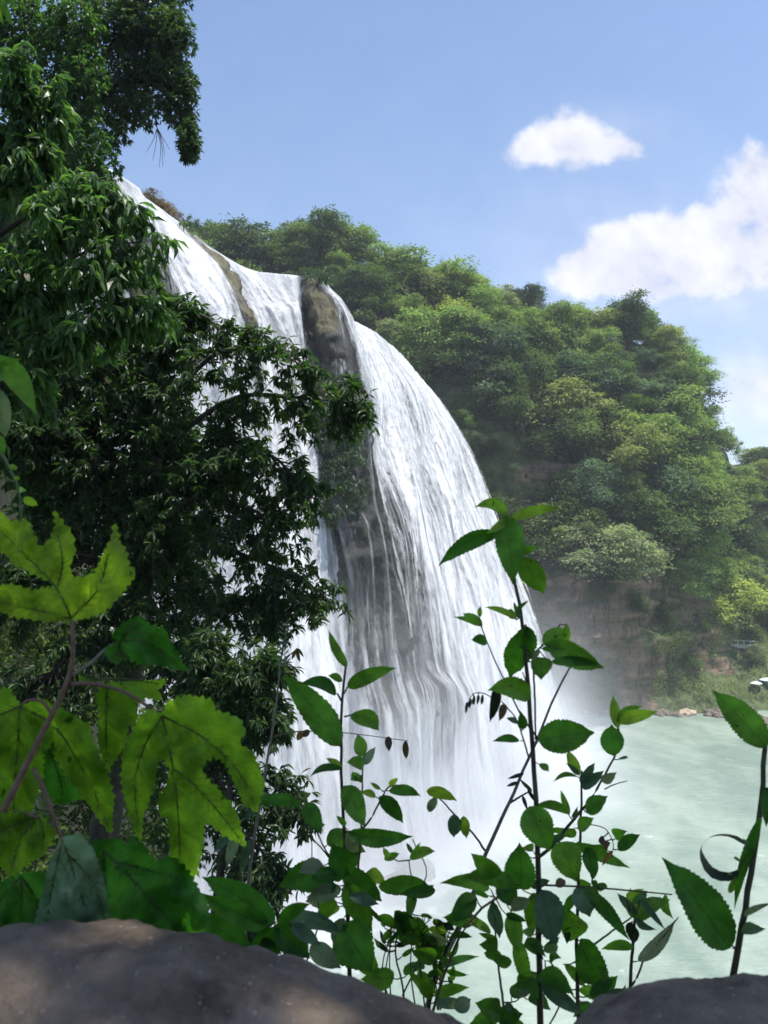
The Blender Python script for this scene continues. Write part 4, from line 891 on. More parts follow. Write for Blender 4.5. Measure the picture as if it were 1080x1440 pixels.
class Plant:
    def __init__(s, D, label, cat='plant', group='leafy stems in front of the pool', name='nettle_plant', root=(500, 1450)):
        s.D = D; s.org = P(root[0], root[1], D); s.root = empty(name, s.org); tag(s.root, label, cat, group); s.i = 0; s.pts = []
    def stem(s, pts, r0, r1, mt='stem', name='stem', D=None, n=18):
        D = D or s.D; q = path3([(p[0], p[1], p[2] if len(p) > 2 else D) for p in pts], n)
        s.pts += [(proj(v), v.copy(), r0) for v in path3([(p[0], p[1], p[2] if len(p) > 2 else D) for p in pts], 40)]
        for v in q[1:-1]: v += Vector((random.uniform(-1, 1), 0, random.uniform(-1, 1)))*r0*D/FPX*.25
        b = MB(); b.tube(q, list(np.linspace(r0, r1, n)*D/FPX), 8); return b.build(name, M[mt], s.root, True, s.org)
    def leaf(s, x0, y0, x1, y1, w, bend=0, mt='nettle', dd=0.0, pet=True, **k):
        s.i += 1; D0 = s.D - .02 + dd; D1 = D0 + random.uniform(-.05, .05) 
        k.setdefault('roll', random.uniform(-.35, .35)); k.setdefault('tw', random.uniform(-.6, .6)); k.setdefault('curl', random.uniform(-.04, .1))
        if s.pts:
            (q, v, r_) = min(s.pts, key=lambda e: math.hypot(e[0][0]-x0, e[0][1]-y0)); dd_ = math.hypot(q[0]-x0, q[1]-y0)
            if 2.5 < dd_ < 34:
                e = P(x0, y0, D0); b = MB(); b.tube([v, v.lerp(e, .5) + Vector((0, 0, -dd_*.12*D0/FPX)), e], [1.1*D0/FPX, .9*D0/FPX, .7*D0/FPX], 5); b.build('petiole', M['stem'], s.root, True, s.org)
        return blade((x0, y0), (x1, y1), w/ math.cos(k['roll']), D0, D1, bend, 1, 'leaf', mt, s.root, s.org, **k)
    def leaves(s, rows, **k):
        for r in rows:
            r = list(r); mt = 'nettle'
            if isinstance(r[-1], str): mt = r.pop()
            s.leaf(*r, mt=mt, **k)

# nettle-like stem left of centre
def extra(p, n, ylo, yhi, seed):
    g = random.Random(seed); c = [e for e in p.pts if ylo < e[0][1] < yhi]
    for _ in range(n):
        q, v, r = g.choice(c); an = g.choice([g.uniform(-1.2, .5), g.uniform(2.6, 4.3)]); L = g.uniform(22, 48); d0 = g.uniform(5, 14)
        x, y = q[0] + math.cos(an)*d0, q[1] + math.sin(an)*d0
        p.leaf(x, y, x + math.cos(an)*L, y + math.sin(an)*L*.7 + g.uniform(-4, 12), L*g.uniform(.38, .6), g.uniform(0, 7), mt=g.choice(['nettle', 'nettle', 'nettle', 'young', 'grey']), dd=g.uniform(-.06, .1), roll=g.uniform(-.9, .9))
p = Plant(1.15, 'tall leafy stem left of centre with one long leaf pointing up left', root=(492, 1460))
p.stem([(494,1460),(489,1300),(484,1180),(480,1080),(481,1000),(487,930)], 3.6, 1.6)
p.stem([(480,985),(474,975)], 1.6, 1.2, 'stem'); p.stem([(482,978),(490,964)], 1.6, 1.2); p.stem([(484,1008),(495,1005)], 1.2, 1)
p.leaves([(478,1050,398,948,41,4), (474,976,420,962,19,9), (489,966,556,940,21,4,'young'), (487,938,463,885,13,-3,'young'), (482,957,461,950,11,2,'young'), (494,1006,536,1030,24,8,'young'), (482,1080,434,1094,11,7), (482,1078,457,1066,10,0,'young'), (486,1105,514,1164,31,0), (490,1170,584,1178,24,-4), (489,1166,505,1218,20,0,'grey'),
 (486,1160,474,1148,8,0), (488,1232,466,1186,42,0), (474,1246,392,1248,40,14), (482,1222,540,1272,32,0), (486,1240,524,1312,33,0), (492,1258,534,1272,17,0,'grey'), (478,1312,398,1280,17,4,'grey'), (482,1302,524,1368,60,0), (488,1330,536,1372,30,0), (470,1262,445,1300,20,0), (480,1250,430,1262,22,0,'grey'), (484,1290,468,1330,22,0,'grey')])
p.stem([(500,1260),(507,1180),(509,1120),(511,1062)], 1.8, 1.0)
p.leaves([(511,1064,503,1032,19,0,'young'), (510,1078,491,1072,17,3,'young'), (508,1090,491,1098,14,2), (512,1075,528,1050,12,0,'grey'), (510,1100,497,1085,8,0)])
p.stem([(488,1180),(515,1160),(532,1132),(545,1108),(560,1104)], 1.8, 1.0)
p.leaves([(546,1112,592,1120,15,5), (533,1120,566,1156,21,3), (528,1120,507,1114,10,2,'young'), (548,1104,560,1094,8,0,'young'), (535,1110,520,1100,6,0)])
p.stem([(486,1240),(470,1215),(455,1190),(440,1155)], 1.4, .8); p.stem([(470,1215),(440,1180),(420,1170)], 1.2, .6)
p.stem([(390,1450),(448,1300),(440,1230),(438,1170)], 1.5, .7)
p.leaves([(430,1130,452,1172,24,0), (424,1132,350,1128,17,5)])

extra(p, 10, 1190, 1350, 3)
# second stem with the hanging pair
p = Plant(1.3, 'thin brown branch with a yellowish chewed leaf before the dark part of the falls', root=(600, 1460), group='woody branches before the waterfall', name='branch')
p.stem([(590,1460),(615,1370),(648,1300),(664,1262),(682,1205),(716,1128),(748,1056),(790,958),(806,930)], 4.0, 1.3, 'stem_grey')
p.stem([(682,1196),(665,1172),(645,1152),(620,1125),(600,1112)], 1.6, .8, 'stem'); p.stem([(716,1130),(735,1118),(748,1112)], 1.6, 1, 'stem')
p.leaves([(600,1112,642,1128,16,5,'young'), (612,1122,602,1142,12,0,'grey'), (640,1145,638,1178,19,0,'grey'), (652,1148,656,1180,14,0,'young'), (748,1112,730,1095,5,0,'dry')])
for a in [(728,1100,712,1106),(736,1088,714,1095),(735,1120,742,1140),(742,1110,755,1130)]: p.leaf(*a, 5, mt='stem_l' if False else 'wilt')

# tallest stem, right of centre
p = Plant(1.0, 'tallest leafy stem right of centre topped by a tuft of drooping leaves', root=(762, 1460))
p.stem([(761,1480),(758,1330),(756,1200),(751,1090),(744,980),(735,880),(722,812)], 4.6, 2.4); p.stem([(724,820),(716,760),(710,722)], 2.4, 1.6)
p.leaves([(712,724,722,822,40,0), (702,750,616,797,24,12), (713,724,667,714,17,11,'young'), (716,732,792,714,15,5,'young'), (712,730,685,750,12,0,'young'), (736,782,766,838,33,0,'young'), (732,778,758,770,11,2,'young'), (740,878,717,957,40,0), (740,880,746,918,13,0), (762,925,761,955,29,0,'young'),
 (744,980,688,972,30,10), (700,962,690,1020,14,0,'wilt'), (757,1042,838,1030,44,2), (757,1074,773,1086,10,2), (744,1134,774,1198,44,0), (757,1132,800,1146,13,7), (758,1190,800,1172,12,0),
 (735,1252,731,1184,42,0), (760,1250,783,1332,42,0,'grey'), (750,1256,748,1312,24,0), (725,1244,648,1236,24,6), (700,1232,662,1200,26,0), (742,1376,757,1404,18,0), (757,1372,806,1398,28,6), (760,1384,822,1428,20,0,'grey'), (742,1318,768,1346,13,0), (756,1340,765,1350,6,0,'wilt')])
p.stem([(744,926),(760,910),(775,893),(788,878)], 1.5, 1.0); p.stem([(742,912),(748,925),(752,980),(753,1040)], 1.6, 1.2); p.stem([(746,925),(728,905)], 1.2, .9)
p.leaves([(768,905,852,940,34,-2), (764,906,800,884,24,0), (797,878,798,908,10,0,'young'), (762,912,796,912,9,0,'young'), (775,930,848,936,14,4), (758,912,748,930,8,0,'grey')], dd=-.1)
p.stem([(757,1040),(730,1000),(708,955),(690,915),(677,882)], 1.5, .8); p.stem([(742,965),(735,945)], 1, .8)
p.leaves([(677,880,638,868,9,3,'young'), (678,878,650,862,14,0,'young'), (674,868,676,850,7,0), (685,905,662,900,14,4), (727,872,682,854,9,5,'young'), (727,868,713,858,12,0,'young'), (730,870,722,845,6,0), (726,858,742,845,6,0)])
p.stem([(744,1068),(736,1040),(725,1010),(705,986)], 1.4, .8)
p.leaves([(732,1042,688,1042,11,4), (710,990,702,1014,11,0,'dry'), (736,1026,732,1000,14,0), (728,1018,712,1010,8,2,'grey')])
extra(p, 8, 1180, 1400, 4)
# wiry drooping bud spray
p.stem([(700,986),(680,975),(665,976),(656,996)], .8, .5)
for x, y in [(657,990),(662,984),(667,981),(673,979),(679,979)]: p.leaf(x, y-2, x-2, y+13, 4.5, mt='wilt')

# stem with chewed leaf
p = Plant(1.18, 'slim stem right of the tallest one with a leaf eaten through with holes', root=(815, 1460))
p.stem([(815,1470),(812,1380),(811,1300),(815,1200),(818,1120),(818,1084)], 3.0, 1.4); p.stem([(758,1205),(775,1192),(800,1160),(830,1125),(850,1090),(868,1055),(871,1030)], 2.4, 1.2)
p.leaves([(815,1090,798,1055,15,0,'young'), (818,1100,836,1074,13,0,'grey'), (812,1092,778,1100,7,6), (815,1088,795,1072,7,0,'grey'), (820,1108,848,1084,15,0,'grey'), (812,1165,836,1150,18,0,'young'), (800,1146,788,1110,9,0), (806,1152,812,1136,7,0,'grey'),
 (787,1184,812,1240,42,0), (806,1186,890,1222,17,0), (826,1192,836,1236,20,0), (838,1205,832,1240,12,0,'wilt'), (813,1246,830,1290,32,0,'grey'), (826,1252,886,1322,20,0), (812,1320,799,1278,36,0), (810,1258,790,1286,12,0), (818,1322,860,1392,40,-8), (792,1356,832,1392,14,0), (797,1308,797,1328,9,0,'wilt'), (850,1250,838,1240,14,0), (850,1380,842,1340,12,0,'young'), (830,1400,864,1376,16,0)])
p.leaves([(862,1062,860,1018,31,0), (868,1024,862,976,15,0,'young'), (869,1014,922,1000,19,0,'young'), (868,1012,905,992,10,4,'young'), (846,1100,868,1085,14,0,'grey'), (870,1068,888,1066,4,2,'grey')], dd=-.08)
p.stem([(850,1110),(862,1104),(882,1098)], 1, .6, 'stem_grey'); p.stem([(822,1158),(850,1165),(862,1185),(860,1205)], .8, .5)
p.leaves([(845,1178,850,1190,9,0,'dry'), (853,1182,852,1196,10,0,'dry'), (861,1196,846,1218,6,0,'dry')])

extra(p, 8, 1150, 1420, 5)
p = Plant(1.22, 'short stem with a spreading leafy top beside the right stone', root=(883, 1460))
p.stem([(883,1470),(885,1400),(889,1340),(893,1292)], 2.8, 2.0); p.stem([(888,1386),(897,1372),(908,1345),(935,1315),(954,1290)], 1.6, .7, 'stem_red')
p.leaves([(893,1292,886,1248,18,0,'young'), (892,1294,945,1262,20,4,'young'), (935,1256,949,1298,12,-6,'young'), (893,1290,925,1308,10,-5,'grey'), (896,1286,868,1256,12,0,'grey'), (900,1264,936,1308,9,0,'grey'), (888,1296,892,1328,17,0,'wilt'), (891,1332,845,1335,13,4), (896,1352,952,1292,17,-4,'grey'), (890,1270,912,1252,12,0), (880,1262,905,1250,9,0,'young')])
p.stem([(812,1345),(840,1325),(860,1310),(888,1290)], 1.6, 1.0)
p = Plant(1.25, 'low sprouting stem with small rosettes between the slim stem and the short one', root=(850, 1470))
p.stem([(838,1480),(842,1440),(846,1405),(852,1395)], 2.4, 1.5)
p.leaves([(844,1400,868,1372,18,0), (840,1402,812,1392,16,3), (850,1410,878,1392,12,3,'grey'), (868,1420,880,1385,9,0,'grey'), (870,1415,896,1400,8,3,'grey'), (866,1412,850,1400,8,2,'grey'), (840,1420,806,1430,20,4), (842,1430,870,1432,18,4,'grey')])

# arching thin stems lower middle
p = Plant(1.08, 'arching thin stem with hanging oval leaves low in the middle', root=(690, 1460))
p.stem([(600,1450),(640,1330),(670,1285),(700,1262),(740,1246),(800,1246),(880,1252),(945,1258)], 2.2, .9)
p.leaves([(668,1258,630,1298,26,0), (690,1250,622,1244,20,8), (702,1240,726,1276,28,0), (716,1236,700,1262,20,0), (694,1266,702,1326,20,0,'grey'), (712,1286,742,1296,10,0), (720,1284,728,1340,24,0,'young'), (726,1320,742,1394,20,0,'young'), (690,1312,648,1292,12,3,'young'), (700,1322,672,1312,8,0,'young'), (700,1330,676,1330,18,2), (705,1345,680,1340,14,0), (718,1360,684,1340,16,3), (745,1246,776,1238,12,0), (782,1246,796,1236,12,0,'dry'), (826,1247,842,1272,18,0,'young'), (842,1247,830,1238,10,0), (728,1370,744,1392,14,0), (740,1322,755,1342,12,0)])
p.stem([(712,1440),(705,1390),(700,1350),(696,1300),(694,1260)], 2.0, 1.0, 'stem_grey'); p.stem([(706,1410),(725,1408),(735,1398)], 1, .7)
p.leaves([(705,1425,668,1410,26,0), (702,1420,684,1408,20,0), (700,1435,735,1425,26,0), (708,1440,742,1450,22,0), (706,1428,660,1440,22,0), (710,1412,724,1422,10,0,'grey')])
p.stem([(768,1450),(790,1400),(765,1360),(770,1348),(810,1405),(830,1412)], 1.2, .9)

extra(p, 7, 1260, 1420, 6)
# willowy shrub lower middle left
p = Plant(1.2, 'willowy small leaved shrub just above the big stone', root=(600, 1460))
p.stem([(598,1460),(607,1390),(630,1330),(652,1290),(668,1262)], 3.4, 2.0)
p.leaves([(622,1348,588,1308,18,0), (618,1342,622,1296,17,0), (634,1318,665,1318,9,3), (622,1362,676,1344,10,4), (612,1400,658,1390,15,3,'young'), (606,1405,588,1360,22,0), (610,1410,660,1412,14,0,'grey'), (640,1420,662,1405,20,0,'grey'), (608,1400,570,1362,12,0), (612,1372,628,1348,9,0)])
p.stem([(560,1460),(568,1400),(556,1330),(580,1260),(575,1210)], 1.6, .8); p.stem([(566,1400),(590,1340),(570,1290),(600,1230),(580,1180)], 1.2, .7)
p.leaves([(532,1246,612,1254,25,7), (612,1252,560,1258,16,0), (596,1258,610,1244,10,0), (578,1208,614,1196,14,4,'young'), (540,1208,562,1200,10,0,'young'), (578,1208,590,1186,7,0,'young'), (580,1200,572,1186,6,0), (546,1205,540,1194,8,0,'young'), (555,1290,584,1306,26,0), (530,1290,562,1308,14,3), (556,1282,580,1332,22,0), (600,1302,586,1345,17,0), (586,1290,606,1330,12,0), (592,1288,608,1292,5,2), (604,1294,600,1284,6,2)])
extra(p, 8, 1260, 1400, 7)
g = random.Random(5)
for k in range(48):
    x = g.uniform(535, 640); y = g.uniform(1290, 1400); an = g.uniform(-2.8, .3); L = g.uniform(16, 34)
    if y > 1330 + (x-520)*.55: continue
    p.leaf(x, y, x + math.cos(an)*L, y + math.sin(an)*L*.8, g.uniform(5, 10), mt=g.choice(['nettle', 'nettle', 'young', 'wilt']), n=10)
for k in range(9):
    x = g.uniform(540, 620); p.stem([(x, 1420), (x + g.uniform(-15, 15), 1360), (x + g.uniform(-25, 25), 1290)], 1.2, .6, n=8)

# right edge stem
p = Plant(.92, 'thick stem at the right edge with a huge serrated leaf and a curled withered one', root=(1025, 1460))
p.stem([(1010,1480),(1032,1372),(1048,1280),(1060,1200),(1070,1130),(1076,1050)], 5.0, 3.4)
p.stem([(1042,1330),(1036,1336),(1030,1330)], 1.5, 1.2)
p.leaves([(1030,1334,932,1206,56,0), (1079,1050,1002,968,40,0), (1070,1150,1034,1278,13,4), (1040,1312,1082,1304,15,3), (1046,1288,1084,1272,8,3,'grey'), (1080,1108,1078,1162,18,0), (1052,1192,1046,1180,6,0,'grey')], n=44)
# curled ring leaf
q = path3([(1052,1190,.92),(1030,1176,.9),(1002,1176,.9),(986,1192,.9),(990,1212,.91),(1004,1228,.92),(1028,1232,.92),(1044,1218,.93)], 30)
V, A = [], []
for i, c in enumerate(q):
    t = i/29; w = (.0085*math.sin(math.pi*min(1, t*1.05))**.6 + .001)
    cen = P(1014, 1202, .91); rad = (c - cen).normalized(); nv = Vector((0, -1, 0)); dirw = (rad*.6 + nv*.8).normalized()
    for k in range(5): V.append(tuple(c + dirw*w*(k/4*2-1)*(1 - .1*(i % 2)) - p.org)); A.append((t, k/4*2-1, .3))
mesh_obj('leaf', np.array(V), [(i*5+k, i*5+k+1, (i+1)*5+k+1, (i+1)*5+k) for i in range(29) for k in range(4)], M['wilt'], p.root, True, A)['label'] = 'withered leaf curled into a ring'
p.stem([(1052,1196),(1042,1218),(1036,1238)], 1.0, .7); p.leaves([(1036,1236,1025,1256,9,0), (1040,1210,1030,1204,4,0), (1030,1232,1018,1226,5,0)])

# broad-leaved shrub bottom left-centre
p = Plant(.95, 'broad smooth leaved sprig above the big stone at lower left centre', root=(350, 1420))
p.stem([(330,1380),(350,1342),(372,1318),(390,1300),(402,1296)], 2.2, 1.4)
p.leaves([(386,1298,282,1232,34,4), (378,1304,278,1252,30,-2), (352,1338,268,1280,34,0), (388,1302,436,1348,36,0), (366,1322,396,1342,18,0), (392,1298,438,1270,18,4), (400,1290,475,1314,16,5,'grey'), (392,1305,345,1345,24,0), (410,1300,452,1330,18,0,'grey'), (400,1335,428,1366,26,0), (436,1330,480,1362,26,0,'grey')], serr=0.0)
# pale reed-like stem with frond tip
p = Plant(1.4, 'pale slender stem with a feathery tip left of the white curtain', root=(340, 1440), name='slender_stem')
p.stem([(335,1450),(350,1230),(366,1130),(385,1010),(394,940),(402,885)], 3.0, 1.0, 'stem_grey')
p.stem([(392,945),(404,925),(415,915)], 1.1, .8, 'stem_grey'); p.stem([(385,1036),(410,1030),(430,1028)], 1.2, .9, 'stem_red'); p.stem([(430,1028),(480,1030),(560,1040),(574,1042)], .8, .5, 'stem_grey')
for k in range(9):
    y = 935 - k*7; p.leaf(397 + k*.4, y, 397 - 9 + k*.5, y - 7, 2.5, mt='grey', n=6); p.leaf(398 + k*.4, y, 408 - k*.4, y - 8, 2.5, mt='grey', n=6)
p.leaves([(416,914,410,928,5,0,'dry'), (417,912,422,932,5,0,'dry'), (419,912,428,925,4,0,'dry'), (424,1028,418,1042,9,0,'dry'), (436,1028,424,1036,9,0,'dry'), (546,1036,547,1058,10,0,'dry'), (571,1042,571,1068,9,0,'dry')])
p.stem([(366,1130),(345,1150),(330,1160)], 1.4, .8, 'stem_grey')
p.leaves([(330,1162,300,1200,14,0,'grey'), (336,1160,318,1222,16,0,'grey'), (350,1180,338,1232,12,0,'grey'), (345,1150,372,1118,12,0,'grey')])

# climbing shoot at left edge
p = Plant(.9, 'bright backlit climbing shoot at the left edge', group='shoots at the left edge', root=(-30, 700), name='climbing_shoot')
p.stem([(-40,610),(0,638),(18,668),(28,700),(31,745)], 3.0, 1.2, 'stem_green')
p.leaves([(-12,500,52,586,32,10,'young'), (0,512,28,505,10,0,'young'), (8,535,-30,500,24,0,'grey'), (-12,540,8,618,34,0,'grey'), (-20,520,30,520,22,4,'young'), (14,655,26,660,7,0,'young'), (20,670,28,674,7,0,'young'), (26,688,36,690,9,0,'young'), (33,700,54,711,12,0,'young'), (-10,610,10,640,16,0), (-8,640,-20,690,18,0)])
p = Plant(1.4, 'bright leaf tips entering at the top left corner', group='shoots at the left edge', root=(-40, -40), name='overhanging_shoot')
p.stem([(-60,-60),(-20,-30),(10,-20)], 2.5, 1.5, 'stem_green')
p.leaves([(-10,-16,20,40,12,0,'young'), (-16,-10,6,36,12,0,'young'), (0,-20,25,12,11,0,'young'), (-20,0,-2,30,10,0,'young')])

# ------------------------------------------------------------------ plant with big lobed leaves
def lobed(parent, org, outline, veins, D, mt, c, cup=.03, tilt=(0, 0), label=None, teeth=5.0, seed=0):
    """palmate leaf: outline and veins in photo px, built as a curved sheet of real size"""
    g = random.Random(seed); pts = []
    n = len(outline); SGN = 1 if sum(outline[i][0]*outline[(i+1) % n][1] - outline[(i+1) % n][0]*outline[i][1] for i in range(n)) < 0 else -1
    for i in range(n):
        a = Vector(outline[i]); b_ = Vector(outline[(i+1) % n]); L = (b_-a).length; m = max(1, int(L/9))
        nn_ = Vector(((b_-a).y, -(b_-a).x)); nn_ = nn_.normalized() if L > 0 else nn_
        for k in range(m):
            t = k/m; q = a.lerp(b_, t); pts.append(q)
            if L > 12: pts.append(a.lerp(b_, (k+g.uniform(.4, .75))/m) - nn_*teeth*g.uniform(.35, 1.15)*SGN)
    bm = bmesh.new(); vs = [bm.verts.new((q.x, q.y, 0)) for q in pts]; es = [bm.edges.new((vs[i], vs[(i+1) % len(vs)])) for i in range(len(vs))]
    bmesh.ops.triangle_fill(bm, use_beauty=True, edges=es)
    for it in range(4):
        le = [e for e in bm.edges if e.calc_length() > 14]
        if not le: break
        bmesh.ops.subdivide_edges(bm, edges=le, cuts=1); bmesh.ops.triangulate(bm, faces=[f for f in bm.faces if len(f.verts) > 3])
    bmesh.ops.beautify_fill(bm, faces=bm.faces, edges=bm.edges)
    vl = [(Vector(a), Vector(b_)) for v in veins for a, b_ in zip(v[:-1], v[1:])]
    def depth(x, y):
        d = min(((Vector((x, y)) - (a + (b_-a)*max(0, min(1, (Vector((x, y))-a).dot(b_-a)/max(1e-6, (b_-a).length_squared))))).length for a, b_ in vl), default=20)
        r = math.hypot(x-c[0], y-c[1])
        return D + tilt[0]*(x-c[0])/100 + tilt[1]*(y-c[1])/100 + cup*(r/100)**2*.5 - min(d, 26)/26*.018 + .010*math.sin(x*.11 + seed) * math.cos(y*.09)
    Vv = []; A = []
    for v in bm.verts: Vv.append(tuple(P(v.co.x, v.co.y, depth(v.co.x, v.co.y)) - org)); A.append((0, 0, .5))
    bm.verts.index_update(); Fc = [tuple(v.index for v in f.verts) for f in bm.faces]; bm.free()
    o = mesh_obj('leaf', np.array(Vv), Fc, M[mt], parent, True, A)
    if label: o['label'] = label
    b = MB()
    for k, v in enumerate(veins):
        q = catmull(np.array(v, float), 12); w0 = (1.7 if k < 4 else 1.1)*D/FPX
        b.tube([P(x, y, depth(x, y) - .0012) - org for x, y in q], list(np.linspace(w0, w0*.35, 12)), 5)
        for i in range(1, 11, 1):     # side veins
            x, y = q[i]; t = q[i]-q[i-1]; t /= max(1e-6, np.linalg.norm(t))
            for sgn in (-1, 1):
                dx = t*.75 + sgn*np.array([-t[1], t[0]])*.66; ln = 24*(1-i/15)*g.uniform(.8, 1.2)
                e = (x + dx[0]*ln, y + dx[1]*ln)
                b.tube([P(x, y, depth(x, y)-.001) - org, P(*e, depth(*e) - .0008) - org], [w0*.32, w0*.1], 4)
    b.build('vein', M['vein'], o, True); return o
SGN = 1
org = P(0, 1300, .8); R_ = empty('lobed_leaf_plant', org); tag(R_, 'plant with huge backlit lobed leaves at the lower left', 'plant')
def st(pts, r0, r1, mt='stem', D=.8):
    b = MB(); n = 16; b.tube(path3([(x, y, D) for x, y in pts], n), list(np.linspace(r0, r1, n)*D/FPX), 8); b.build('stem' if r0 > 3.2 else 'petiole', M[mt], R_, True, org)
st([(-40,1230),(10,1130),(55,1040),(92,965),(103,920),(101,872)], 6.5, 2.6, 'stem_red')
st([(104,948),(128,932),(150,912),(170,902)], 3.0, 2.0, 'stem_grey'); st([(100,962),(135,962),(178,975),(228,1007)], 3.0, 2.0, 'stem_red'); st([(72,1002),(58,986),(40,985),(28,993)], 2.6, 1.8, 'stem_red'); st([(46,1080),(62,1110),(76,1150),(86,1180)], 3.0, 2.4, 'stem_red'); st([(0,1150),(25,1142),(55,1150)], 3, 2, 'stem_red')
lobed(R_, org, [(100,872),(55,872),(20,866),(-25,852),(-50,838),(-20,826),(20,823),(45,832),(72,826),(76,820),(50,808),(20,792),(0,772),(-22,745),(-18,718),(5,722),(15,735),(38,732),(46,752),(52,766),(62,768),(72,757),(79,738),(76,718),(90,738),(99,748),(103,765),(103,782),(97,797),(103,815),(118,812),(134,806),(146,780),(156,760),(163,736),(166,758),(176,775),(181,796),(190,808),(172,832),(160,846),(140,862),(120,869)],
 [[(100,870),(90,845),(72,818),(40,785),(0,745)], [(100,870),(60,860),(20,850),(-30,840)], [(100,870),(120,850),(140,825),(152,780),(162,745)], [(82,825),(88,790),(80,740)]], .80, 'lobed', (100,870), label='glowing yellow green lobed leaf held upright', seed=1)
lobed(R_, org, [(168,903),(160,890),(178,874),(196,868),(212,880),(232,886),(240,905),(262,942),(236,938),(214,930),(200,934),(182,925),(160,932),(148,915)], [[(168,903),(195,900),(225,915),(258,940)], [(168,903),(185,885),(200,874)], [(168,903),(172,920),(180,928)]], .78, 'lobed_dark', (168,903), label='drooping greyish folded leaf', seed=2)
lobed(R_, org, [(148,955),(120,962),(110,948),(140,925),(158,932),(190,938),(233,960),(220,970),(228,984),(205,980),(188,988),(192,1012),(180,1020),(176,1045),(160,1070),(150,1086),(144,1062),(138,1042),(142,1002),(134,982)], [[(150,955),(150,1000),(149,1040),(150,1080)], [(150,955),(180,955),(225,962)], [(150,955),(130,955),(114,950)]], .86, 'lobed_mid', (150,955), label='lobed leaf hanging behind the petioles', seed=3)
lobed(R_, org, [(228,1007),(236,988),(262,978),(298,985),(302,1000),(335,1010),(346,1030),(332,1045),(356,1060),(371,1100),(361,1142),(345,1130),(330,1100),(318,1072),(300,1062),(282,1075),(287,1095),(306,1110),(331,1140),(337,1160),(346,1190),(320,1176),(300,1162),(286,1152),(285,1186),(277,1222),(267,1250),(250,1292),(244,1270),(238,1240),(240,1180),(238,1150),(226,1148),(223,1125),(235,1106),(240,1082),(232,1068),(222,1072),(215,1110),(206,1130),(200,1152),(197,1182),(188,1160),(178,1130),(172,1095),(173,1060),(186,1030),(196,1010),(212,998)],
 [[(228,1007),(242,1070),(251,1150),(253,1220),(251,1285)], [(228,1007),(275,1030),(315,1062),(345,1100),(360,1138)], [(244,1080),(275,1105),(310,1145),(342,1186)], [(228,1007),(205,1045),(190,1100),(195,1170)]], .76, 'lobed_mid', (228,1007), tilt=(0, .01), label='largest five lobed leaf hanging in front', seed=4)
lobed(R_, org, [(28,993),(60,984),(92,1000),(126,1022),(136,1060),(151,1090),(159,1125),(156,1172),(140,1152),(115,1117),(90,1082),(72,1052),(58,1048),(60,1085),(52,1110),(45,1140),(20,1170),(0,1150),(-30,1100),(-45,1010),(-20,975),(10,968)], [[(28,993),(75,1020),(110,1070),(135,1120),(154,1168)], [(28,993),(25,1050),(20,1110),(20,1165)], [(28,993),(0,1005),(-40,1010)]], .83, 'lobed_mid', (28,993), label='lobed leaf spreading over the left edge', seed=5)
lobed(R_, org, [(-20,1150),(20,1143),(60,1150),(78,1172),(62,1200),(42,1212),(15,1232),(0,1212),(-20,1222)], [[(55,1148),(30,1180),(15,1225)], [(55,1148),(20,1160),(-15,1180)], [(55,1148),(62,1170),(58,1196)]], .80, 'lobed_mid', (55,1148), label='small yellowish leaf at the left edge', seed=6)
lobed(R_, org, [(88,1178),(112,1172),(132,1196),(146,1240),(156,1290),(158,1330),(40,1330),(52,1290),(60,1255),(70,1215)], [[(88,1180),(105,1230),(120,1280),(125,1325)], [(88,1180),(75,1240),(62,1320)], [(95,1200),(130,1240),(150,1300)]], .70, 'lobed_pale', (88,1180), label='pale fuzzy leaf underside with dark spots', seed=7, teeth=3)
lobed(R_, org, [(130,1185),(165,1180),(182,1190),(186,1176),(205,1192),(216,1212),(242,1206),(262,1222),(292,1272),(300,1330),(140,1330),(128,1262),(120,1215)], [[(145,1195),(185,1235),(225,1280),(262,1325)], [(145,1195),(150,1260),(158,1325)], [(165,1212),(215,1225),(255,1235)]], .82, 'lobed_dark', (145,1195), label='broad dark green leaf resting on the stone', seed=8)
lobed(R_, org, [(20,1230),(60,1225),(90,1260),(70,1330),(-40,1330),(-30,1260)], [[(30,1232),(30,1325)], [(30,1232),(70,1290)], [(30,1232),(-20,1290)]], .84, 'lobed_dark', (30,1232), label='shaded leaf low behind the pale one', seed=9)
lobed(R_, org, [(250,1240),(280,1262),(292,1290),(280,1330),(200,1330),(215,1270)], [[(252,1245),(240,1325)], [(252,1245),(275,1300)]], .88, 'lobed_dark', (252,1242), label='dark leaf just left of the smooth leaved sprig', seed=10)
lobed(R_, org, [(60,1035),(85,1045),(100,1075),(90,1095),(110,1110),(130,1120),(80,1130),(60,1110),(45,1070)], [[(62,1040),(80,1080),(90,1120)]], .9, 'lobed_dark', (62,1038), label='small dark leaf behind the main stem', seed=11)

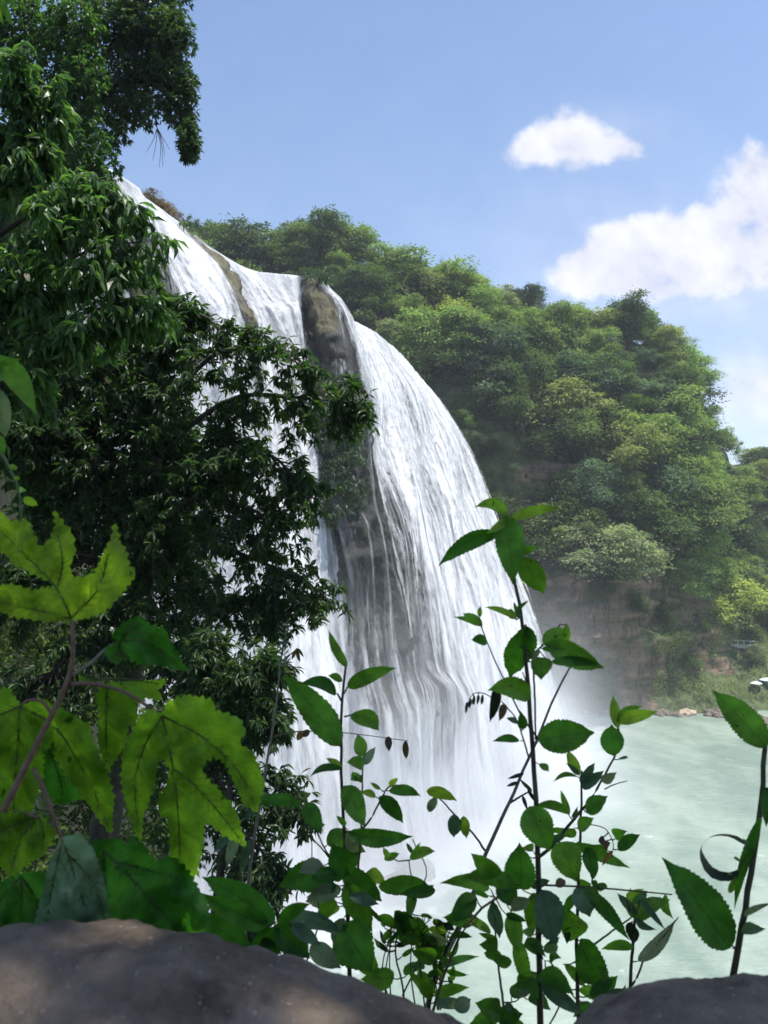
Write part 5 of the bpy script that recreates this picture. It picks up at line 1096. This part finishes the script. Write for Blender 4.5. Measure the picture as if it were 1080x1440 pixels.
# ------------------------------------------------------------------ parapet stones
def parapet(name, prof, D0, D1, lab, seed):
    """rounded weathered block whose top follows prof [(px,py)] and which runs from D0 to D1"""
    n = 120; q = catmull(np.array(prof, float), n); K = 44; V = []; Dm = (D0+D1)/2
    for i in range(n):
        crest = P(q[i][0], q[i][1] + 36, Dm)
        for k in range(K):
            a = k/(K-1)*math.pi*2; x = crest.x; 
            yy_ = Dm + math.cos(a)*(D1-D0)*.5; zz = crest.z - .16 + math.copysign(abs(math.sin(a))**.75, math.sin(a))*.16
            v = Vector((x, yy_, zz)); v += Vector((0, (v.y-Dm), (v.z-crest.z+.16))).normalized()*(.010*mnoise.fractal(v*5 + Vector((seed, 0, 0)), 1, 2, 5) + .006*mnoise.fractal(v*30, 1, 2, 3))
            V.append(tuple(v))
    Fc = [(i*K+k, i*K+(k+1) % K, (i+1)*K+(k+1) % K, (i+1)*K+k) for i in range(n-1) for k in range(K)] + [tuple(range(K)), tuple((n-1)*K+k for k in range(K))][::1]
    o = mesh_obj(name, np.array(V), Fc, M['stone'], None, True); bm = bmesh.new(); bm.from_mesh(o.data); bmesh.ops.recalc_face_normals(bm, faces=bm.faces); bm.to_mesh(o.data); bm.free()
    tag(o, lab, 'stone', 'stones of the lookout parapet'); return o
parapet('parapet_stone', [(-160,1330),(-60,1306),(0,1300),(100,1300),(200,1306),(300,1322),(400,1348),(500,1377),(580,1403),(650,1435),(720,1500)], .46, .74, 'big reddish grey rounded stone along the bottom left', 2.)
parapet('parapet_stone', [(790,1500),(850,1440),(900,1406),(960,1384),(1020,1374),(1080,1372),(1180,1378),(1260,1390)], .46, .74, 'brown rounded stone in the bottom right corner', 8.)

# ------------------------------------------------------------------ mist at the foot of the falls and valley haze
def vol_mat(name, dens, colr, an=.3):
    m, t = mat(name); v = t.n('ShaderNodeVolumePrincipled', {'Color': c3(*colr), 'Density': dens, 'Anisotropy': an}); t.out(None, v.outputs[0]); return m
A0 = np.array([-18., 64.]); DR = unit(np.array([58., 112.])); OT = np.array([DR[1], -DR[0]])
ss_ = (base_line[:, :2]-A0) @ DR; ds_ = (base_line[:, :2]-A0) @ OT; qf = np.polyfit(ss_/100, ds_, 3)
m, t = mat('mist'); ps = t.n('ShaderNodeSeparateXYZ', {0: t.n('ShaderNodeNewGeometry').outputs['Position']}); X, Y, Z = ps.outputs
s_ = t.m('ADD', t.m('MULTIPLY', t.m('SUBTRACT', X, A0[0]), DR[0]), t.m('MULTIPLY', t.m('SUBTRACT', Y, A0[1]), DR[1]))
d_ = t.m('ADD', t.m('MULTIPLY', t.m('SUBTRACT', X, A0[0]), OT[0]), t.m('MULTIPLY', t.m('SUBTRACT', Y, A0[1]), OT[1]))
u_ = t.m('MULTIPLY', s_, .01); fit = t.m('ADD', t.m('MULTIPLY', t.m('ADD', t.m('MULTIPLY', t.m('ADD', t.m('MULTIPLY', u_, float(qf[0])), float(qf[1])), u_), float(qf[2])), u_), float(qf[3]))
dd_ = t.m('SUBTRACT', d_, fit); hh = t.m('SUBTRACT', Z, WATER_Z)
def lobe(D_, H_, W_, off):
    a = t.m('EXPONENT', t.m('MULTIPLY', hh, -1.0/H_)); b_ = t.m('DIVIDE', t.m('SUBTRACT', dd_, off), W_)
    return t.m('MULTIPLY', t.m('MULTIPLY', a, D_), t.m('EXPONENT', t.m('MULTIPLY', t.m('MULTIPLY', b_, b_), -1.0)))
nzm = t.noise(t.n('ShaderNodeNewGeometry').outputs['Position'], .075, 3, .55)
den = t.m('ADD', lobe(.34, 6.8, 9.0, 1.5), lobe(.014, 6.5, 25.0, 9.0))
den = t.m('MULTIPLY', den, t.ss(nzm, .32, .68, .12, 1.6)); den = t.m('MULTIPLY', den, t.m('MULTIPLY', t.ss(s_, -10, 12), t.ss(s_, 60, 108, 1.0, 0.05)))
den = t.m('MULTIPLY', den, t.ss(hh, 30, 44, 1.0, 0.0))
t.out(None, t.n('ShaderNodeVolumePrincipled', {'Color': c3(.96, .97, 1.0), 'Density': den, 'Anisotropy': .1}).outputs[0])
c0 = np.array([A0 + DR*-12 + OT*-24, A0 + DR*134 + OT*-24, A0 + DR*134 + OT*62, A0 + DR*-12 + OT*62])
V = [tuple(q) + (z,) for z in (WATER_Z + .3, WATER_Z + 45) for q in c0.tolist()]
mo = mesh_obj('mist', np.array(V), [(3,2,1,0),(4,5,6,7),(0,1,5,4),(1,2,6,5),(2,3,7,6),(3,0,4,7)], m, None, False); tag(mo, 'white spray drifting up from the foot of the waterfall', 'mist', None, 'stuff')
bm = bmesh.new(); bm.from_mesh(mo.data); bmesh.ops.recalc_face_normals(bm, faces=bm.faces); bm.to_mesh(mo.data); bm.free()
hb = MB(); x0, x1, y0, y1, z0, z1 = -240, 640, -25, 680, WATER_Z-4, 104
hb.add([(x0,y0,z0),(x1,y0,z0),(x1,y1,z0),(x0,y1,z0),(x0,y0,z1),(x1,y0,z1),(x1,y1,z1),(x0,y1,z1)], [(3,2,1,0),(4,5,6,7),(0,1,5,4),(1,2,6,5),(2,3,7,6),(3,0,4,7)])
hz = hb.build('haze', vol_mat('haze', .00020, (.86, .9, 1.0), .2), None, False); tag(hz, 'thin summer haze filling the valley', 'haze', None, 'stuff')
